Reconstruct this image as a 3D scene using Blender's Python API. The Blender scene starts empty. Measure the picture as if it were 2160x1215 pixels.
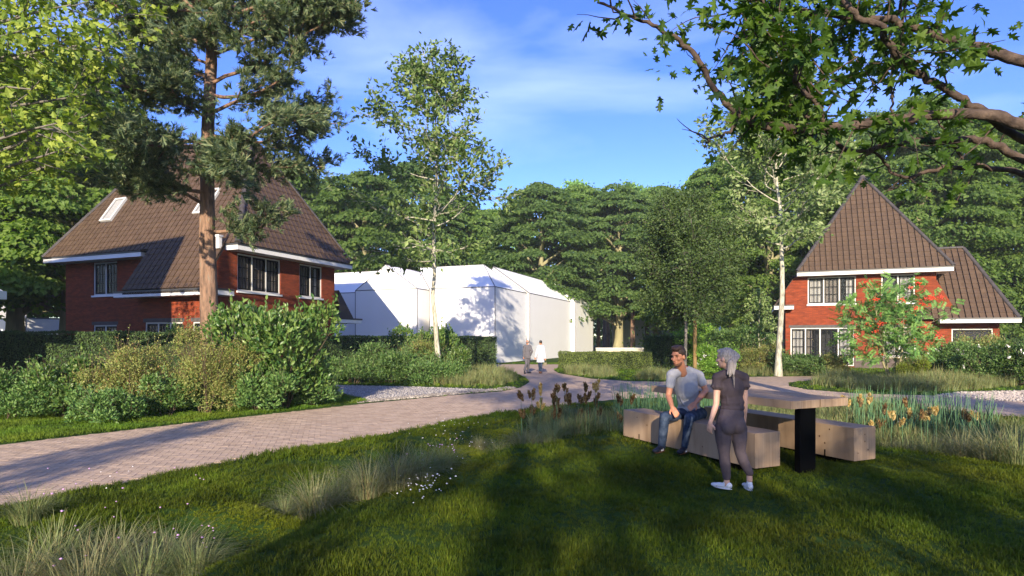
import bpy, bmesh, math, random
import numpy as np
from mathutils import Vector, Matrix

# ------------------------------------------------------------------ camera, sky, sun, exposure
S = bpy.context.scene
COL = S.collection
F_PX, CX, HZ, EYE = 1267.0, 1080.0, 716.0, 1.8
cam_d = bpy.data.cameras.new("camera")
cam = bpy.data.objects.new("camera", cam_d)
COL.objects.link(cam)
cam.location = (0, 0, EYE)
cam.rotation_euler = (math.radians(90), 0, 0)
cam_d.sensor_width = 36
cam_d.lens = 36 * F_PX / 2160
cam_d.shift_y = (HZ - 607.5) / 2160
cam_d.clip_end = 3000
cam_d.clip_start = 0.05
S.camera = cam

TRAVEL = Vector((0.07, 1.0, -0.30)).normalized()      # direction in which the sunlight travels
SUN_EL = math.asin(-TRAVEL.z)
SUN_AZ = math.atan2(-TRAVEL.x, -TRAVEL.y)
world = bpy.data.worlds.new("World")
S.world = world
world.use_nodes = True
wn, wl = world.node_tree.nodes, world.node_tree.links
wn.clear()
wo = wn.new("ShaderNodeOutputWorld")
bg = wn.new("ShaderNodeBackground")
sky = wn.new("ShaderNodeTexSky")
sky.sky_type = 'NISHITA'
sky.sun_disc = False
sky.sun_elevation = SUN_EL
sky.sun_rotation = SUN_AZ
sky.air_density = 1.0
sky.dust_density = 0.3
sky.ozone_density = 3.0
tc = wn.new("ShaderNodeTexCoord")
mp = wn.new("ShaderNodeMapping")
mp.inputs['Scale'].default_value = (1.6, 1.6, 5.5)
mp.inputs['Rotation'].default_value = (0.15, 0.12, 0.4)
nz = wn.new("ShaderNodeTexNoise")
nz.inputs['Scale'].default_value = 1.3
nz.inputs['Detail'].default_value = 7
nz.inputs['Roughness'].default_value = 0.52
nz.inputs['Distortion'].default_value = 0.35
rp = wn.new("ShaderNodeValToRGB")
rp.color_ramp.elements[0].position = 0.48
rp.color_ramp.elements[0].color = (0.03, 0.03, 0.03, 1)
rp.color_ramp.elements[1].position = 0.85
rp.color_ramp.elements[1].color = (0.36, 0.36, 0.36, 1)
hs = wn.new("ShaderNodeHueSaturation")
hs.inputs['Saturation'].default_value = 1.3
hs.inputs['Hue'].default_value = 0.53
mx = wn.new("ShaderNodeMix")
mx.data_type = 'RGBA'
mx.inputs['B'].default_value = (5.6, 6.3, 8.6, 1)
wl.new(tc.outputs['Generated'], mp.inputs['Vector'])
wl.new(mp.outputs['Vector'], nz.inputs['Vector'])
wl.new(nz.outputs['Fac'], rp.inputs['Fac'])
wl.new(rp.outputs['Color'], mx.inputs['Factor'])
wl.new(sky.outputs['Color'], hs.inputs['Color'])
wl.new(hs.outputs['Color'], mx.inputs['A'])
wl.new(mx.outputs['Result'], bg.inputs['Color'])
bg.inputs['Strength'].default_value = 0.15
wl.new(bg.outputs['Background'], wo.inputs['Surface'])

sun_d = bpy.data.lights.new("sun", 'SUN')
sun_d.energy = 5.0
sun_d.angle = math.radians(0.5)
sun_d.color = (1.0, 0.86, 0.66)
sun = bpy.data.objects.new("sun", sun_d)
COL.objects.link(sun)
sun.location = (-3, -40, 20)
sun.rotation_euler = TRAVEL.to_track_quat('-Z', 'Y').to_euler()
S.view_settings.view_transform = 'Standard'
S.view_settings.look = 'None'
S.view_settings.exposure = 1.08
S.view_settings.gamma = 1
S.view_settings.use_curve_mapping = False
S.render.engine = 'CYCLES'
S.cycles.use_denoising = True
S.cycles.max_bounces = 8
S.cycles.diffuse_bounces = 5
S.cycles.transmission_bounces = 6
S.cycles.transparent_max_bounces = 6

# ------------------------------------------------------------------ helpers
rng = np.random.default_rng(11)
random.seed(5)


def P(px, py, D):
    return np.array(((px - CX) / F_PX * D, D, EYE + (HZ - py) / F_PX * D))


def G(px, py, z=0.0):
    D = (EYE - z) * F_PX / (py - HZ)
    return ((px - CX) / F_PX * D, D)


def tag(o, label=None, cat=None, group=None, kind=None):
    if label: o['label'] = label
    if cat: o['category'] = cat
    if group: o['group'] = group
    if kind: o['kind'] = kind
    return o


def thing(name, label, cat, loc=(0, 0, 0), rz=0.0, group=None):
    o = bpy.data.objects.new(name, None)
    o.empty_display_size = 0.2
    COL.objects.link(o)
    o.location = loc
    o.rotation_euler = (0, 0, rz)
    return tag(o, label, cat, group)


def link(name, me, parent=None, mat=None):
    o = bpy.data.objects.new(name, me)
    COL.objects.link(o)
    if parent is not None:
        o.parent = parent
    if mat is not None and len(me.materials) == 0:
        me.materials.append(mat)
    return o


def mesh_np(name, V, F, mat=None, smooth=False):
    """V (n,3); F (m,k) array, or a list of such arrays"""
    V = np.asarray(V, dtype=np.float32)
    Fs = F if isinstance(F, list) else [F]
    Fs = [np.asarray(f, dtype=np.int32) for f in Fs if len(f)]
    me = bpy.data.meshes.new(name)
    me.vertices.add(len(V))
    me.vertices.foreach_set('co', V.ravel())
    nl = sum(f.size for f in Fs)
    npoly = sum(len(f) for f in Fs)
    me.loops.add(nl)
    me.polygons.add(npoly)
    me.loops.foreach_set('vertex_index', np.concatenate([f.ravel() for f in Fs]))
    tot = np.concatenate([np.full(len(f), f.shape[1], dtype=np.int32) for f in Fs])
    st = np.concatenate(([0], np.cumsum(tot)[:-1])).astype(np.int32)
    me.polygons.foreach_set('loop_start', st)
    me.polygons.foreach_set('loop_total', tot)
    me.polygons.foreach_set('use_smooth', np.full(npoly, bool(smooth), dtype=bool))
    me.update(calc_edges=True)
    if mat is not None:
        me.materials.append(mat)
    return me


def obj_np(name, V, F, mat, parent=None, smooth=False):
    return link(name, mesh_np(name, V, F, mat, smooth), parent)


class Acc:
    """collects geometry for one mesh"""
    def __init__(s):
        s.V = []; s.Q = []; s.T = []; s.n = 0

    def add(s, V, Q=None, T=None):
        V = np.asarray(V, dtype=np.float32).reshape(-1, 3)
        if Q is not None and len(Q): s.Q.append(np.asarray(Q, dtype=np.int32) + s.n)
        if T is not None and len(T): s.T.append(np.asarray(T, dtype=np.int32) + s.n)
        s.V.append(V); s.n += len(V)

    def box(s, lo, hi, M=None):
        x0, y0, z0 = lo; x1, y1, z1 = hi
        V = np.array([(x0, y0, z0), (x1, y0, z0), (x1, y1, z0), (x0, y1, z0), (x0, y0, z1), (x1, y0, z1), (x1, y1, z1), (x0, y1, z1)], float)
        if M is not None:
            V = V @ np.array(M.to_3x3()).T + np.array(M.translation)
        s.add(V, [(0, 3, 2, 1), (4, 5, 6, 7), (0, 1, 5, 4), (1, 2, 6, 5), (2, 3, 7, 6), (3, 0, 4, 7)])

    def tube(s, pts, rad, k=7):
        V, Q = tube_geo(pts, rad, k)
        s.add(V, Q)

    def mesh(s, name, mat=None, smooth=False):
        F = []
        if s.Q: F.append(np.concatenate(s.Q))
        if s.T: F.append(np.concatenate(s.T))
        return mesh_np(name, np.concatenate(s.V), F, mat, smooth)

    def obj(s, name, mat, parent=None, smooth=False):
        return link(name, s.mesh(name, mat, smooth), parent)


def tube_geo(pts, rad, k=7):
    pts = np.asarray(pts, float); n = len(pts)
    rad = np.broadcast_to(np.asarray(rad, float), (n,))
    t = np.gradient(pts, axis=0)
    t /= np.linalg.norm(t, axis=1, keepdims=True) + 1e-9
    ref = np.array((0.13, 0.21, 0.97)) if abs(t[0, 2]) < 0.8 else np.array((0.97, 0.2, 0.1))
    u = np.cross(t, ref); u /= np.linalg.norm(u, axis=1, keepdims=True) + 1e-9
    v = np.cross(t, u)
    a = np.arange(k) * 2 * math.pi / k
    V = pts[:, None, :] + rad[:, None, None] * (np.cos(a)[None, :, None] * u[:, None, :] + np.sin(a)[None, :, None] * v[:, None, :])
    V = V.reshape(-1, 3)
    i = np.arange(n - 1)[:, None] * k; j = np.arange(k)[None, :]; j2 = (j + 1) % k
    Q = np.stack([i + j, i + j2, i + k + j2, i + k + j], -1).reshape(-1, 4)
    return V, Q


def unit(v):
    v = np.asarray(v, float)
    return v / (np.linalg.norm(v, axis=-1, keepdims=True) + 1e-9)


def scatter(tv, tf, pos, ydir, nrm, size):
    """copies of a small template: local y along ydir, local z along nrm"""
    y = unit(ydir); x = unit(np.cross(y, nrm)); z = np.cross(x, y)
    R = np.stack([x, y, z], axis=-1)
    V = np.einsum('nij,mj->nmi', R, tv) * np.asarray(size)[:, None, None] + pos[:, None, :]
    N, m = len(pos), len(tv)
    Fc = (np.asarray(tf)[None] + (np.arange(N) * m)[:, None, None]).reshape(-1, np.asarray(tf).shape[1])
    return V.reshape(-1, 3), Fc


def rough_tube(acc, pts, rad, k, rings, amp, freq, r):
    """a tube with furrowed, knobbly bark relief"""
    pts = np.asarray(pts, float); rad = np.broadcast_to(np.asarray(rad, float), (len(pts),))
    t = np.linspace(0, len(pts) - 1, rings)
    P_ = np.stack([np.interp(t, np.arange(len(pts)), pts[:, i]) for i in range(3)], -1); R_ = np.interp(t, np.arange(len(pts)), rad)
    V, Q = tube_geo(P_, R_, k)
    V = V.reshape(rings, k, 3); c = P_[:, None, :]; d = V - c
    ph = r.uniform(0, 6.28, 5); a = np.arange(k)[None, :] * 2 * math.pi / k; z = np.arange(rings)[:, None]
    f = sum(np.sin(a * (freq + 2 * i) + ph[i] + .9 * np.sin(z * (.13 + .05 * i) + ph[i] * 2)) for i in range(4)) / 4 + r.normal(0, .45, (rings, k))
    acc.add((c + d * (1 + amp * f)[..., None]).reshape(-1, 3), Q)


# leaf templates (unit length)
LEAF4 = (np.array([(0, 0, 0), (0.27, 0.45, 0.05), (0, 1, -0.06), (-0.27, 0.45, 0.05)]), np.array([(0, 1, 2), (0, 2, 3)]))
SLIM4 = (np.array([(0, 0, 0), (0.16, 0.45, 0.05), (0, 1, -0.10), (-0.16, 0.45, 0.05)]), np.array([(0, 1, 2), (0, 2, 3)]))
LEAF8 = (np.array([(0, 0, 0), (0.2, 0.28, 0.06), (0.2, 0.62, 0.05), (0, 1, -0.12), (-0.2, 0.62, 0.05), (-0.2, 0.28, 0.06), (0, 0.45, 0.0)]),
         np.array([(0, 1, 6), (1, 2, 6), (2, 3, 6), (3, 4, 6), (4, 5, 6), (5, 0, 6)]))


def fan_leaf(out):
    V = [(0, 0.45, 0.02)] + [(x, y, -0.25 * abs(x) - 0.05 * y * y) for x, y in out]
    n = len(out)
    return np.array(V, float), np.array([(0, 1 + i, 1 + (i + 1) % n) for i in range(n)])


OAK = fan_leaf([(0.015, 0), (0.03, 0.16), (0.2, 0.14), (0.1, 0.28), (0.34, 0.40), (0.36, 0.50), (0.13, 0.52), (0.3, 0.78), (0.1, 0.76), (0.0, 1.0),
                (-0.1, 0.76), (-0.3, 0.78), (-0.13, 0.52), (-0.36, 0.50), (-0.34, 0.40), (-0.1, 0.28), (-0.2, 0.14), (-0.03, 0.16)])
MAPLE = fan_leaf([(0.02, 0.0), (0.28, 0.1), (0.2, 0.3), (0.5, 0.48), (0.26, 0.52), (0.2, 0.66), (0.0, 1.0), (-0.2, 0.66), (-0.26, 0.52), (-0.5, 0.48), (-0.2, 0.3), (-0.28, 0.1)])


def spray(n, blades, l0, w, spread, r):
    """a tuft template: n thin blades from the origin fanned round +z"""
    V = []; T = []
    for i in range(blades):
        a = r.uniform(0, 2 * math.pi); s = r.uniform(0.1, spread); L = l0 * r.uniform(0.6, 1)
        d = np.array((math.cos(a) * s, math.sin(a) * s, 1.0)); d /= np.linalg.norm(d)
        b = np.array((math.cos(a), math.sin(a), 0)) * r.uniform(0, n)
        sd = np.array((-math.sin(a), math.cos(a), 0)) * w
        mid = b + d * L * 0.55
        tip = b + d * L + np.array((math.cos(a), math.sin(a), 0)) * L * 0.22 * s - np.array((0, 0, L * 0.12 * s))
        k = len(V)
        V += [b - sd, b + sd, mid + sd * 0.8, mid - sd * 0.8, tip]
        T += [(k, k + 1, k + 2), (k, k + 2, k + 3), (k + 3, k + 2, k + 4)]
    return np.array(V), np.array(T)


# ------------------------------------------------------------------ materials
def nodes_of(m):
    return m.node_tree.nodes, m.node_tree.links


def new_mat(name):
    m = bpy.data.materials.new(name)
    m.use_nodes = True
    return m, m.node_tree.nodes, m.node_tree.links, m.node_tree.nodes['Principled BSDF']


def ramp(n, stops):
    r = n.new("ShaderNodeValToRGB")
    e = r.color_ramp.elements
    e[0].position, e[0].color = stops[0][0], (*stops[0][1], 1)
    e[1].position, e[1].color = stops[-1][0], (*stops[-1][1], 1)
    for p, c in stops[1:-1]:
        q = e.new(p); q.color = (*c, 1)
    return r


def mat_noise(name, stops, scale=4.0, rough=0.8, bump=0.0, bscale=None, spec=0.3, stretch=(1, 1, 1), detail=6, isl=0.0, metal=0.0):
    """colour from a noise ramp over object coordinates, optional bump, optional per-piece value shift"""
    m, n, l, b = new_mat(name)
    t = n.new("ShaderNodeTexCoord"); mpn = n.new("ShaderNodeMapping"); mpn.inputs['Scale'].default_value = stretch
    l.new(t.outputs['Object'], mpn.inputs['Vector'])
    z = n.new("ShaderNodeTexNoise"); z.inputs['Scale'].default_value = scale; z.inputs['Detail'].default_value = detail
    z.inputs['Roughness'].default_value = 0.6
    l.new(mpn.outputs['Vector'], z.inputs['Vector'])
    r = ramp(n, stops)
    l.new(z.outputs['Fac'], r.inputs['Fac'])
    src = r.outputs['Color']
    if isl:
        g = n.new("ShaderNodeNewGeometry"); oi = n.new("ShaderNodeObjectInfo")
        ad = n.new("ShaderNodeMath"); ad.operation = 'ADD'
        l.new(g.outputs['Random Per Island'], ad.inputs[0]); l.new(oi.outputs['Random'], ad.inputs[1])
        fr = n.new("ShaderNodeMath"); fr.operation = 'FRACT'; l.new(ad.outputs[0], fr.inputs[0])
        mr = n.new("ShaderNodeMapRange"); mr.inputs['To Min'].default_value = 1 - isl; mr.inputs['To Max'].default_value = 1 + isl
        l.new(fr.outputs[0], mr.inputs['Value'])
        h = n.new("ShaderNodeHueSaturation"); l.new(src, h.inputs['Color']); l.new(mr.outputs['Result'], h.inputs['Value'])
        src = h.outputs['Color']
    l.new(src, b.inputs['Base Color'])
    b.inputs['Roughness'].default_value = rough
    b.inputs['Specular IOR Level'].default_value = spec
    b.inputs['Metallic'].default_value = metal
    if bump:
        z2 = n.new("ShaderNodeTexNoise"); z2.inputs['Scale'].default_value = bscale or scale * 4; z2.inputs['Detail'].default_value = 5
        l.new(mpn.outputs['Vector'], z2.inputs['Vector'])
        bp = n.new("ShaderNodeBump"); bp.inputs['Strength'].default_value = bump; bp.inputs['Distance'].default_value = 0.02
        l.new(z2.outputs['Fac'], bp.inputs['Height']); l.new(bp.outputs['Normal'], b.inputs['Normal'])
    return m


def mat_leaf(name, cols, trans=0.35, rough=0.55, spec=0.35, patch=0.0, tmul=(1.25, 1.35, 0.5), gain=1.75):
    m, n, l, b = new_mat(name)
    g = n.new("ShaderNodeNewGeometry")
    k = len(cols)
    r = ramp(n, [(i / max(1, k - 1), tuple(min(.8, q * gain) for q in c)) for i, c in enumerate(cols)])
    l.new(g.outputs['Random Per Island'], r.inputs['Fac'])
    oi = n.new("ShaderNodeObjectInfo")
    mr = n.new("ShaderNodeMapRange"); mr.inputs['To Min'].default_value = 0.85; mr.inputs['To Max'].default_value = 1.15
    l.new(oi.outputs['Random'], mr.inputs['Value'])
    h = n.new("ShaderNodeHueSaturation"); l.new(r.outputs['Color'], h.inputs['Color']); l.new(mr.outputs['Result'], h.inputs['Value'])
    if patch:                                   # broad patches of drier and greener growth
        pz = n.new("ShaderNodeTexNoise"); pz.inputs['Scale'].default_value = 1.1; pz.inputs['Detail'].default_value = 4
        l.new(g.outputs['Position'], pz.inputs['Vector'])
        a1 = n.new("ShaderNodeMapRange"); a1.inputs['From Min'].default_value = .32; a1.inputs['From Max'].default_value = .68
        a1.inputs['To Min'].default_value = 1 - patch; a1.inputs['To Max'].default_value = 1 + patch
        l.new(pz.outputs['Fac'], a1.inputs['Value']); l.new(oi.outputs['Random'], mr.inputs['Value'])
        am = n.new("ShaderNodeMath"); am.operation = 'MULTIPLY'; l.new(mr.outputs['Result'], am.inputs[0]); l.new(a1.outputs['Result'], am.inputs[1]); l.new(am.outputs[0], h.inputs['Value'])
        a2 = n.new("ShaderNodeMapRange"); a2.inputs['From Min'].default_value = .3; a2.inputs['From Max'].default_value = .7
        a2.inputs['To Min'].default_value = .515; a2.inputs['To Max'].default_value = .47
        pz2 = n.new("ShaderNodeTexNoise"); pz2.inputs['Scale'].default_value = .6; pz2.inputs['Detail'].default_value = 5
        l.new(g.outputs['Position'], pz2.inputs['Vector']); l.new(pz2.outputs['Fac'], a2.inputs['Value']); l.new(a2.outputs['Result'], h.inputs['Hue'])
    l.new(h.outputs['Color'], b.inputs['Base Color'])
    b.inputs['Roughness'].default_value = rough
    b.inputs['Specular IOR Level'].default_value = spec
    tr = n.new("ShaderNodeBsdfTranslucent")
    mu = n.new("ShaderNodeMix"); mu.data_type = 'RGBA'; mu.blend_type = 'MULTIPLY'; mu.inputs['Factor'].default_value = 1
    mu.inputs['B'].default_value = (*tmul, 1)
    l.new(h.outputs['Color'], mu.inputs['A']); l.new(mu.outputs['Result'], tr.inputs['Color'])
    ms = n.new("ShaderNodeMixShader"); ms.inputs['Fac'].default_value = trans
    l.new(b.outputs['BSDF'], ms.inputs[1]); l.new(tr.outputs['BSDF'], ms.inputs[2])
    l.new(ms.outputs['Shader'], n['Material Output'].inputs['Surface'])
    return m


def mat_flat(name, c, rough=0.6, spec=0.3, metal=0.0):
    m, n, l, b = new_mat(name)
    b.inputs['Base Color'].default_value = (*c, 1)
    b.inputs['Roughness'].default_value = rough
    b.inputs['Specular IOR Level'].default_value = spec
    b.inputs['Metallic'].default_value = metal
    return m


def mat_brick(name, c1, c2, mortar):
    m, n, l, b = new_mat(name)
    uv = n.new("ShaderNodeUVMap")
    br = n.new("ShaderNodeTexBrick")
    br.inputs['Scale'].default_value = 1
    br.inputs['Brick Width'].default_value = 0.22
    br.inputs['Row Height'].default_value = 0.066
    br.inputs['Mortar Size'].default_value = 0.006
    br.inputs['Mortar Smooth'].default_value = 0.3
    br.inputs['Bias'].default_value = -0.1
    br.inputs['Color1'].default_value = (*c1, 1); br.inputs['Color2'].default_value = (*c2, 1); br.inputs['Mortar'].default_value = (*mortar, 1)
    l.new(uv.outputs['UV'], br.inputs['Vector'])
    z = n.new("ShaderNodeTexNoise"); z.inputs['Scale'].default_value = 1.0; z.inputs['Detail'].default_value = 8; z.inputs['Roughness'].default_value = 0.75
    um = n.new('ShaderNodeMapping'); um.inputs['Scale'].default_value = (1.3, 5.5, 1)
    l.new(uv.outputs['UV'], um.inputs['Vector']); l.new(um.outputs['Vector'], z.inputs['Vector'])
    mr = n.new("ShaderNodeMapRange"); mr.inputs['From Min'].default_value = 0.3; mr.inputs['From Max'].default_value = 0.7
    mr.inputs['To Min'].default_value = 0.6; mr.inputs['To Max'].default_value = 1.35
    l.new(z.outputs['Fac'], mr.inputs['Value'])
    h = n.new("ShaderNodeHueSaturation"); l.new(br.outputs['Color'], h.inputs['Color']); l.new(mr.outputs['Result'], h.inputs['Value'])
    l.new(h.outputs['Color'], b.inputs['Base Color'])
    b.inputs['Roughness'].default_value = 0.85; b.inputs['Specular IOR Level'].default_value = 0.2
    bp = n.new("ShaderNodeBump"); bp.inputs['Strength'].default_value = 0.6; bp.inputs['Distance'].default_value = 0.01; bp.invert = True
    l.new(br.outputs['Fac'], bp.inputs['Height']); l.new(bp.outputs['Normal'], b.inputs['Normal'])
    return m


def mat_wood(name, cols):
    """pale softwood: grain runs along local x, with a few knots"""
    m, n, l, b = new_mat(name)
    t = n.new("ShaderNodeTexCoord"); a = n.new("ShaderNodeMapping"); a.inputs['Scale'].default_value = (5.0, 26, 1.2)
    l.new(t.outputs['Object'], a.inputs['Vector'])
    z = n.new("ShaderNodeTexNoise"); z.inputs['Scale'].default_value = 1.0; z.inputs['Detail'].default_value = 7; z.inputs['Distortion'].default_value = 0.4
    l.new(a.outputs['Vector'], z.inputs['Vector'])
    r = ramp(n, [(0.3, cols[0]), (0.5, cols[1]), (0.72, cols[2])])
    l.new(z.outputs['Fac'], r.inputs['Fac'])
    l.new(r.outputs['Color'], b.inputs['Base Color'])
    b.inputs['Roughness'].default_value = 0.62; b.inputs['Specular IOR Level'].default_value = 0.25
    bp = n.new("ShaderNodeBump"); bp.inputs['Strength'].default_value = 0.15; bp.inputs['Distance'].default_value = 0.004
    l.new(z.outputs['Fac'], bp.inputs['Height']); l.new(bp.outputs['Normal'], b.inputs['Normal'])
    return m


def mat_glass(name, tint=(0.03, 0.035, 0.04)):
    m, n, l, b = new_mat(name)
    b.inputs['Base Color'].default_value = (*tint, 1)
    b.inputs['Roughness'].default_value = 0.03
    b.inputs['Specular IOR Level'].default_value = 0.6
    tr = n.new("ShaderNodeBsdfTransparent")
    ms = n.new("ShaderNodeMixShader"); ms.inputs['Fac'].default_value = 0.78
    l.new(b.outputs['BSDF'], ms.inputs[1]); l.new(tr.outputs['BSDF'], ms.inputs[2])
    l.new(ms.outputs['Shader'], n['Material Output'].inputs['Surface'])
    return m


M = {}
M['brick1'] = mat_brick('red_brick', (0.26, 0.048, 0.016), (0.16, 0.031, 0.012), (0.085, 0.045, 0.03))
M['plinth'] = mat_brick('grey_brick', (0.13, 0.10, 0.09), (0.10, 0.08, 0.07), (0.07, 0.06, 0.055))
M['tile'] = mat_noise('roof_tile_brown', [(0.3, (0.066, 0.040, 0.023)), (0.7, (0.092, 0.058, 0.034))], 3.0, 0.62, 0.15, 30, isl=0.10, spec=0.35)
M['deck'] = mat_noise('shade_dark_deck', [(0.3, (0.035, 0.025, 0.02)), (0.7, (0.05, 0.035, 0.028))], 3.0, 0.8)  # dark tone in the tile gaps stands in for groove shadow
M['ridge'] = mat_noise('ridge_shade_dark', [(0.3, (0.045, 0.04, 0.04)), (0.7, (0.07, 0.06, 0.058))], 3.0, 0.6, isl=0.12)  # darkened so the caps carry the ridge's shadow band along the hips
M['white'] = mat_noise('white_paint', [(0.3, (0.74, 0.73, 0.70)), (0.7, (0.80, 0.79, 0.77))], 2.0, 0.5)
M['frame'] = mat_noise('grey_white_frame', [(0.3, (0.55, 0.54, 0.51)), (0.7, (0.62, 0.61, 0.58))], 2.0, 0.5)
M['gutter'] = mat_flat('zinc_gutter', (0.045, 0.045, 0.045), 0.45, 0.4)
M['lintel'] = mat_noise('dark_lintel', [(0.3, (0.06, 0.055, 0.055)), (0.7, (0.10, 0.09, 0.085))], 6, 0.8)
M['sash'] = mat_flat('black_sash', (0.007, 0.007, 0.007), 0.5, 0.12)
M['glass'] = mat_glass('window_glass')
M['curtain'] = mat_noise('white_curtain', [(0.3, (0.70, 0.69, 0.67)), (0.7, (0.80, 0.79, 0.77))], 1.0, 0.9)
M['blind_or_dark'] = mat_noise('taupe_blind', [(0.3, (0.26, 0.22, 0.19)), (0.7, (0.33, 0.285, 0.245))], 2.0, 0.9)
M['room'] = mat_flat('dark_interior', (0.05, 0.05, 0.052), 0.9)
M['render'] = mat_noise('white_render', [(0.3, (0.83, 0.825, 0.81)), (0.7, (0.86, 0.855, 0.845))], 0.6, 0.85, spec=0.15)
M['edge'] = mat_flat('grey_edge', (0.16, 0.16, 0.165), 0.7)
M['wood'] = mat_wood('pale_wood', ((0.25, 0.165, 0.10), (0.34, 0.232, 0.147), (0.41, 0.29, 0.19)))
M['knot'] = mat_flat('wood_knot', (0.11, 0.055, 0.03), 0.7)
M['black'] = mat_flat('black_steel', (0.002, 0.002, 0.002), 0.7, 0.04)
M['bark_pine'] = mat_noise('pine_bark', [(0.30, (0.045, 0.035, 0.03)), (0.45, (0.17, 0.105, 0.072)), (0.58, (0.25, 0.15, 0.10)), (0.70, (0.16, 0.165, 0.135))], 3.2, 0.9, 1.0, 9, stretch=(3, 3, 0.6))
M['bark_pale'] = mat_noise('pale_bark', [(0.32, (0.11, 0.10, 0.07)), (0.46, (0.36, 0.34, 0.26)), (0.72, (0.56, 0.54, 0.45))], 4.5, 0.85, 0.9, 12, stretch=(3, 3, 0.7))
M['bark_oak'] = mat_noise('oak_bark', [(0.3, (0.035, 0.024, 0.02)), (0.55, (0.075, 0.052, 0.04)), (0.78, (0.15, 0.105, 0.078))], 9, 0.9, 1.0, 22, stretch=(1, 1, 1))
M['bark_grey'] = mat_noise('grey_bark', [(0.3, (0.09, 0.08, 0.07)), (0.7, (0.22, 0.20, 0.17))], 3, 0.9, 0.6, 9, stretch=(2, 2, 0.5))
M['bark_beech'] = mat_noise('olive_bark', [(0.3, (0.16, 0.15, 0.08)), (0.7, (0.33, 0.30, 0.17))], 1.5, 0.9, 0.5, 5, stretch=(2, 2, 0.4))
M['bark_stake'] = mat_noise('ochre_stake', [(0.3, (0.16, 0.10, 0.04)), (0.7, (0.28, 0.19, 0.08))], 3, 0.9, stretch=(2, 2, 0.4))
M['stem'] = mat_noise('shrub_stem', [(0.3, (0.06, 0.045, 0.03)), (0.7, (0.12, 0.085, 0.055))], 5, 0.9)
M['lf_forest'] = mat_leaf('forest_leaf', [(0.038, 0.07, 0.020), (0.062, 0.10, 0.025), (0.10, 0.145, 0.036)], 0.6, gain=2.4)
M['lf_forest2'] = mat_leaf('forest_leaf_deep', [(0.03, 0.058, 0.020), (0.05, 0.083, 0.024), (0.08, 0.12, 0.034)], 0.6, gain=2.5)
M['lf_forest3'] = mat_leaf('forest_leaf_bright', [(0.048, 0.085, 0.018), (0.08, 0.123, 0.026), (0.12, 0.165, 0.040)], 0.6, gain=2.2)
M['lf_far'] = mat_leaf('far_pine_leaf', [(0.09, 0.18, 0.05), (0.14, 0.24, 0.07)], 0.3)
M['lf_pine'] = mat_leaf('pine_needle', [(0.018, 0.036, 0.02), (0.042, 0.07, 0.036), (0.085, 0.115, 0.055), (0.15, 0.155, 0.08)], 0.3, gain=2.0)
M['lf_birch'] = mat_leaf('light_leaf', [(0.03, 0.06, 0.016), (0.06, 0.095, 0.024), (0.14, 0.18, 0.06)], 0.3)
M['lf_pale'] = mat_leaf('pale_leaf', [(0.06, 0.10, 0.03), (0.10, 0.15, 0.045), (0.19, 0.23, 0.10)], 0.32)
M['lf_dark'] = mat_leaf('olive_leaf', [(0.024, 0.045, 0.013), (0.045, 0.075, 0.02), (0.08, 0.115, 0.035)], 0.35)
M['lf_maple'] = mat_leaf('maple_leaf', [(0.055, 0.09, 0.01), (0.10, 0.14, 0.018), (0.18, 0.21, 0.035)], 0.4)
M['lf_oak'] = mat_leaf('oak_leaf', [(0.018, 0.042, 0.005), (0.032, 0.066, 0.007), (0.06, 0.10, 0.01)], 0.42, gain=1.7)
M['lf_rowan'] = mat_leaf('rowan_leaf', [(0.05, 0.12, 0.03), (0.09, 0.18, 0.045), (0.14, 0.22, 0.06)], 0.35)
M['berry'] = mat_noise('red_berry', [(0.3, (0.55, 0.035, 0.012)), (0.7, (0.70, 0.07, 0.02))], 9, 0.4, spec=0.5)
M['lf_laurel'] = mat_leaf('laurel_leaf', [(0.02, 0.055, 0.012), (0.045, 0.085, 0.017), (0.10, 0.14, 0.035)], 0.3, 0.4, 0.45, gain=1.9)
M['lf_blue'] = mat_leaf('blue_green_leaf', [(0.022, 0.055, 0.015), (0.05, 0.095, 0.024), (0.10, 0.15, 0.045)], 0.3, 0.45, gain=2.0)
M['lf_yellow'] = mat_leaf('yellow_green_leaf', [(0.06, 0.085, 0.018), (0.115, 0.14, 0.035), (0.155, 0.18, 0.05), (0.19, 0.20, 0.07), (0.17, 0.10, 0.035)], 0.3)
M['lf_olive'] = mat_leaf('olive_globe_leaf', [(0.06, 0.085, 0.008), (0.11, 0.135, 0.012)], 0.3)
M['lf_bright'] = mat_leaf('bright_leaf', [(0.06, 0.14, 0.018), (0.11, 0.20, 0.025), (0.16, 0.26, 0.04)], 0.3)
M['lf_hedge'] = mat_leaf('hedge_leaf', [(0.018, 0.04, 0.012), (0.032, 0.062, 0.016), (0.055, 0.085, 0.02)], 0.15)
M['lf_hedge_low'] = mat_leaf('low_hedge_leaf', [(0.045, 0.07, 0.012), (0.075, 0.10, 0.02), (0.10, 0.125, 0.03)], 0.2)
M['core'] = mat_noise('dark_twigs', [(0.3, (0.010, 0.018, 0.007)), (0.7, (0.02, 0.03, 0.012))], 9, 0.95)
M['lawn'] = mat_leaf('lawn_blade', [(0.022, 0.05, 0.004), (0.04, 0.08, 0.005), (0.075, 0.115, 0.008), (0.10, 0.13, 0.012)], 0.3, 0.65, 0.15, patch=0.35, gain=1.0)
M['meadow'] = mat_leaf('verge_blade', [(0.03, 0.075, 0.006), (0.06, 0.115, 0.010), (0.09, 0.15, 0.016)], 0.3, 0.65, 0.15, patch=0.25, gain=1.35)
M['moss'] = mat_leaf('moss_blade', [(0.075, 0.12, 0.008), (0.115, 0.15, 0.010), (0.15, 0.17, 0.013)], 0.3, 0.7, 0.15, gain=1.05)
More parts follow.
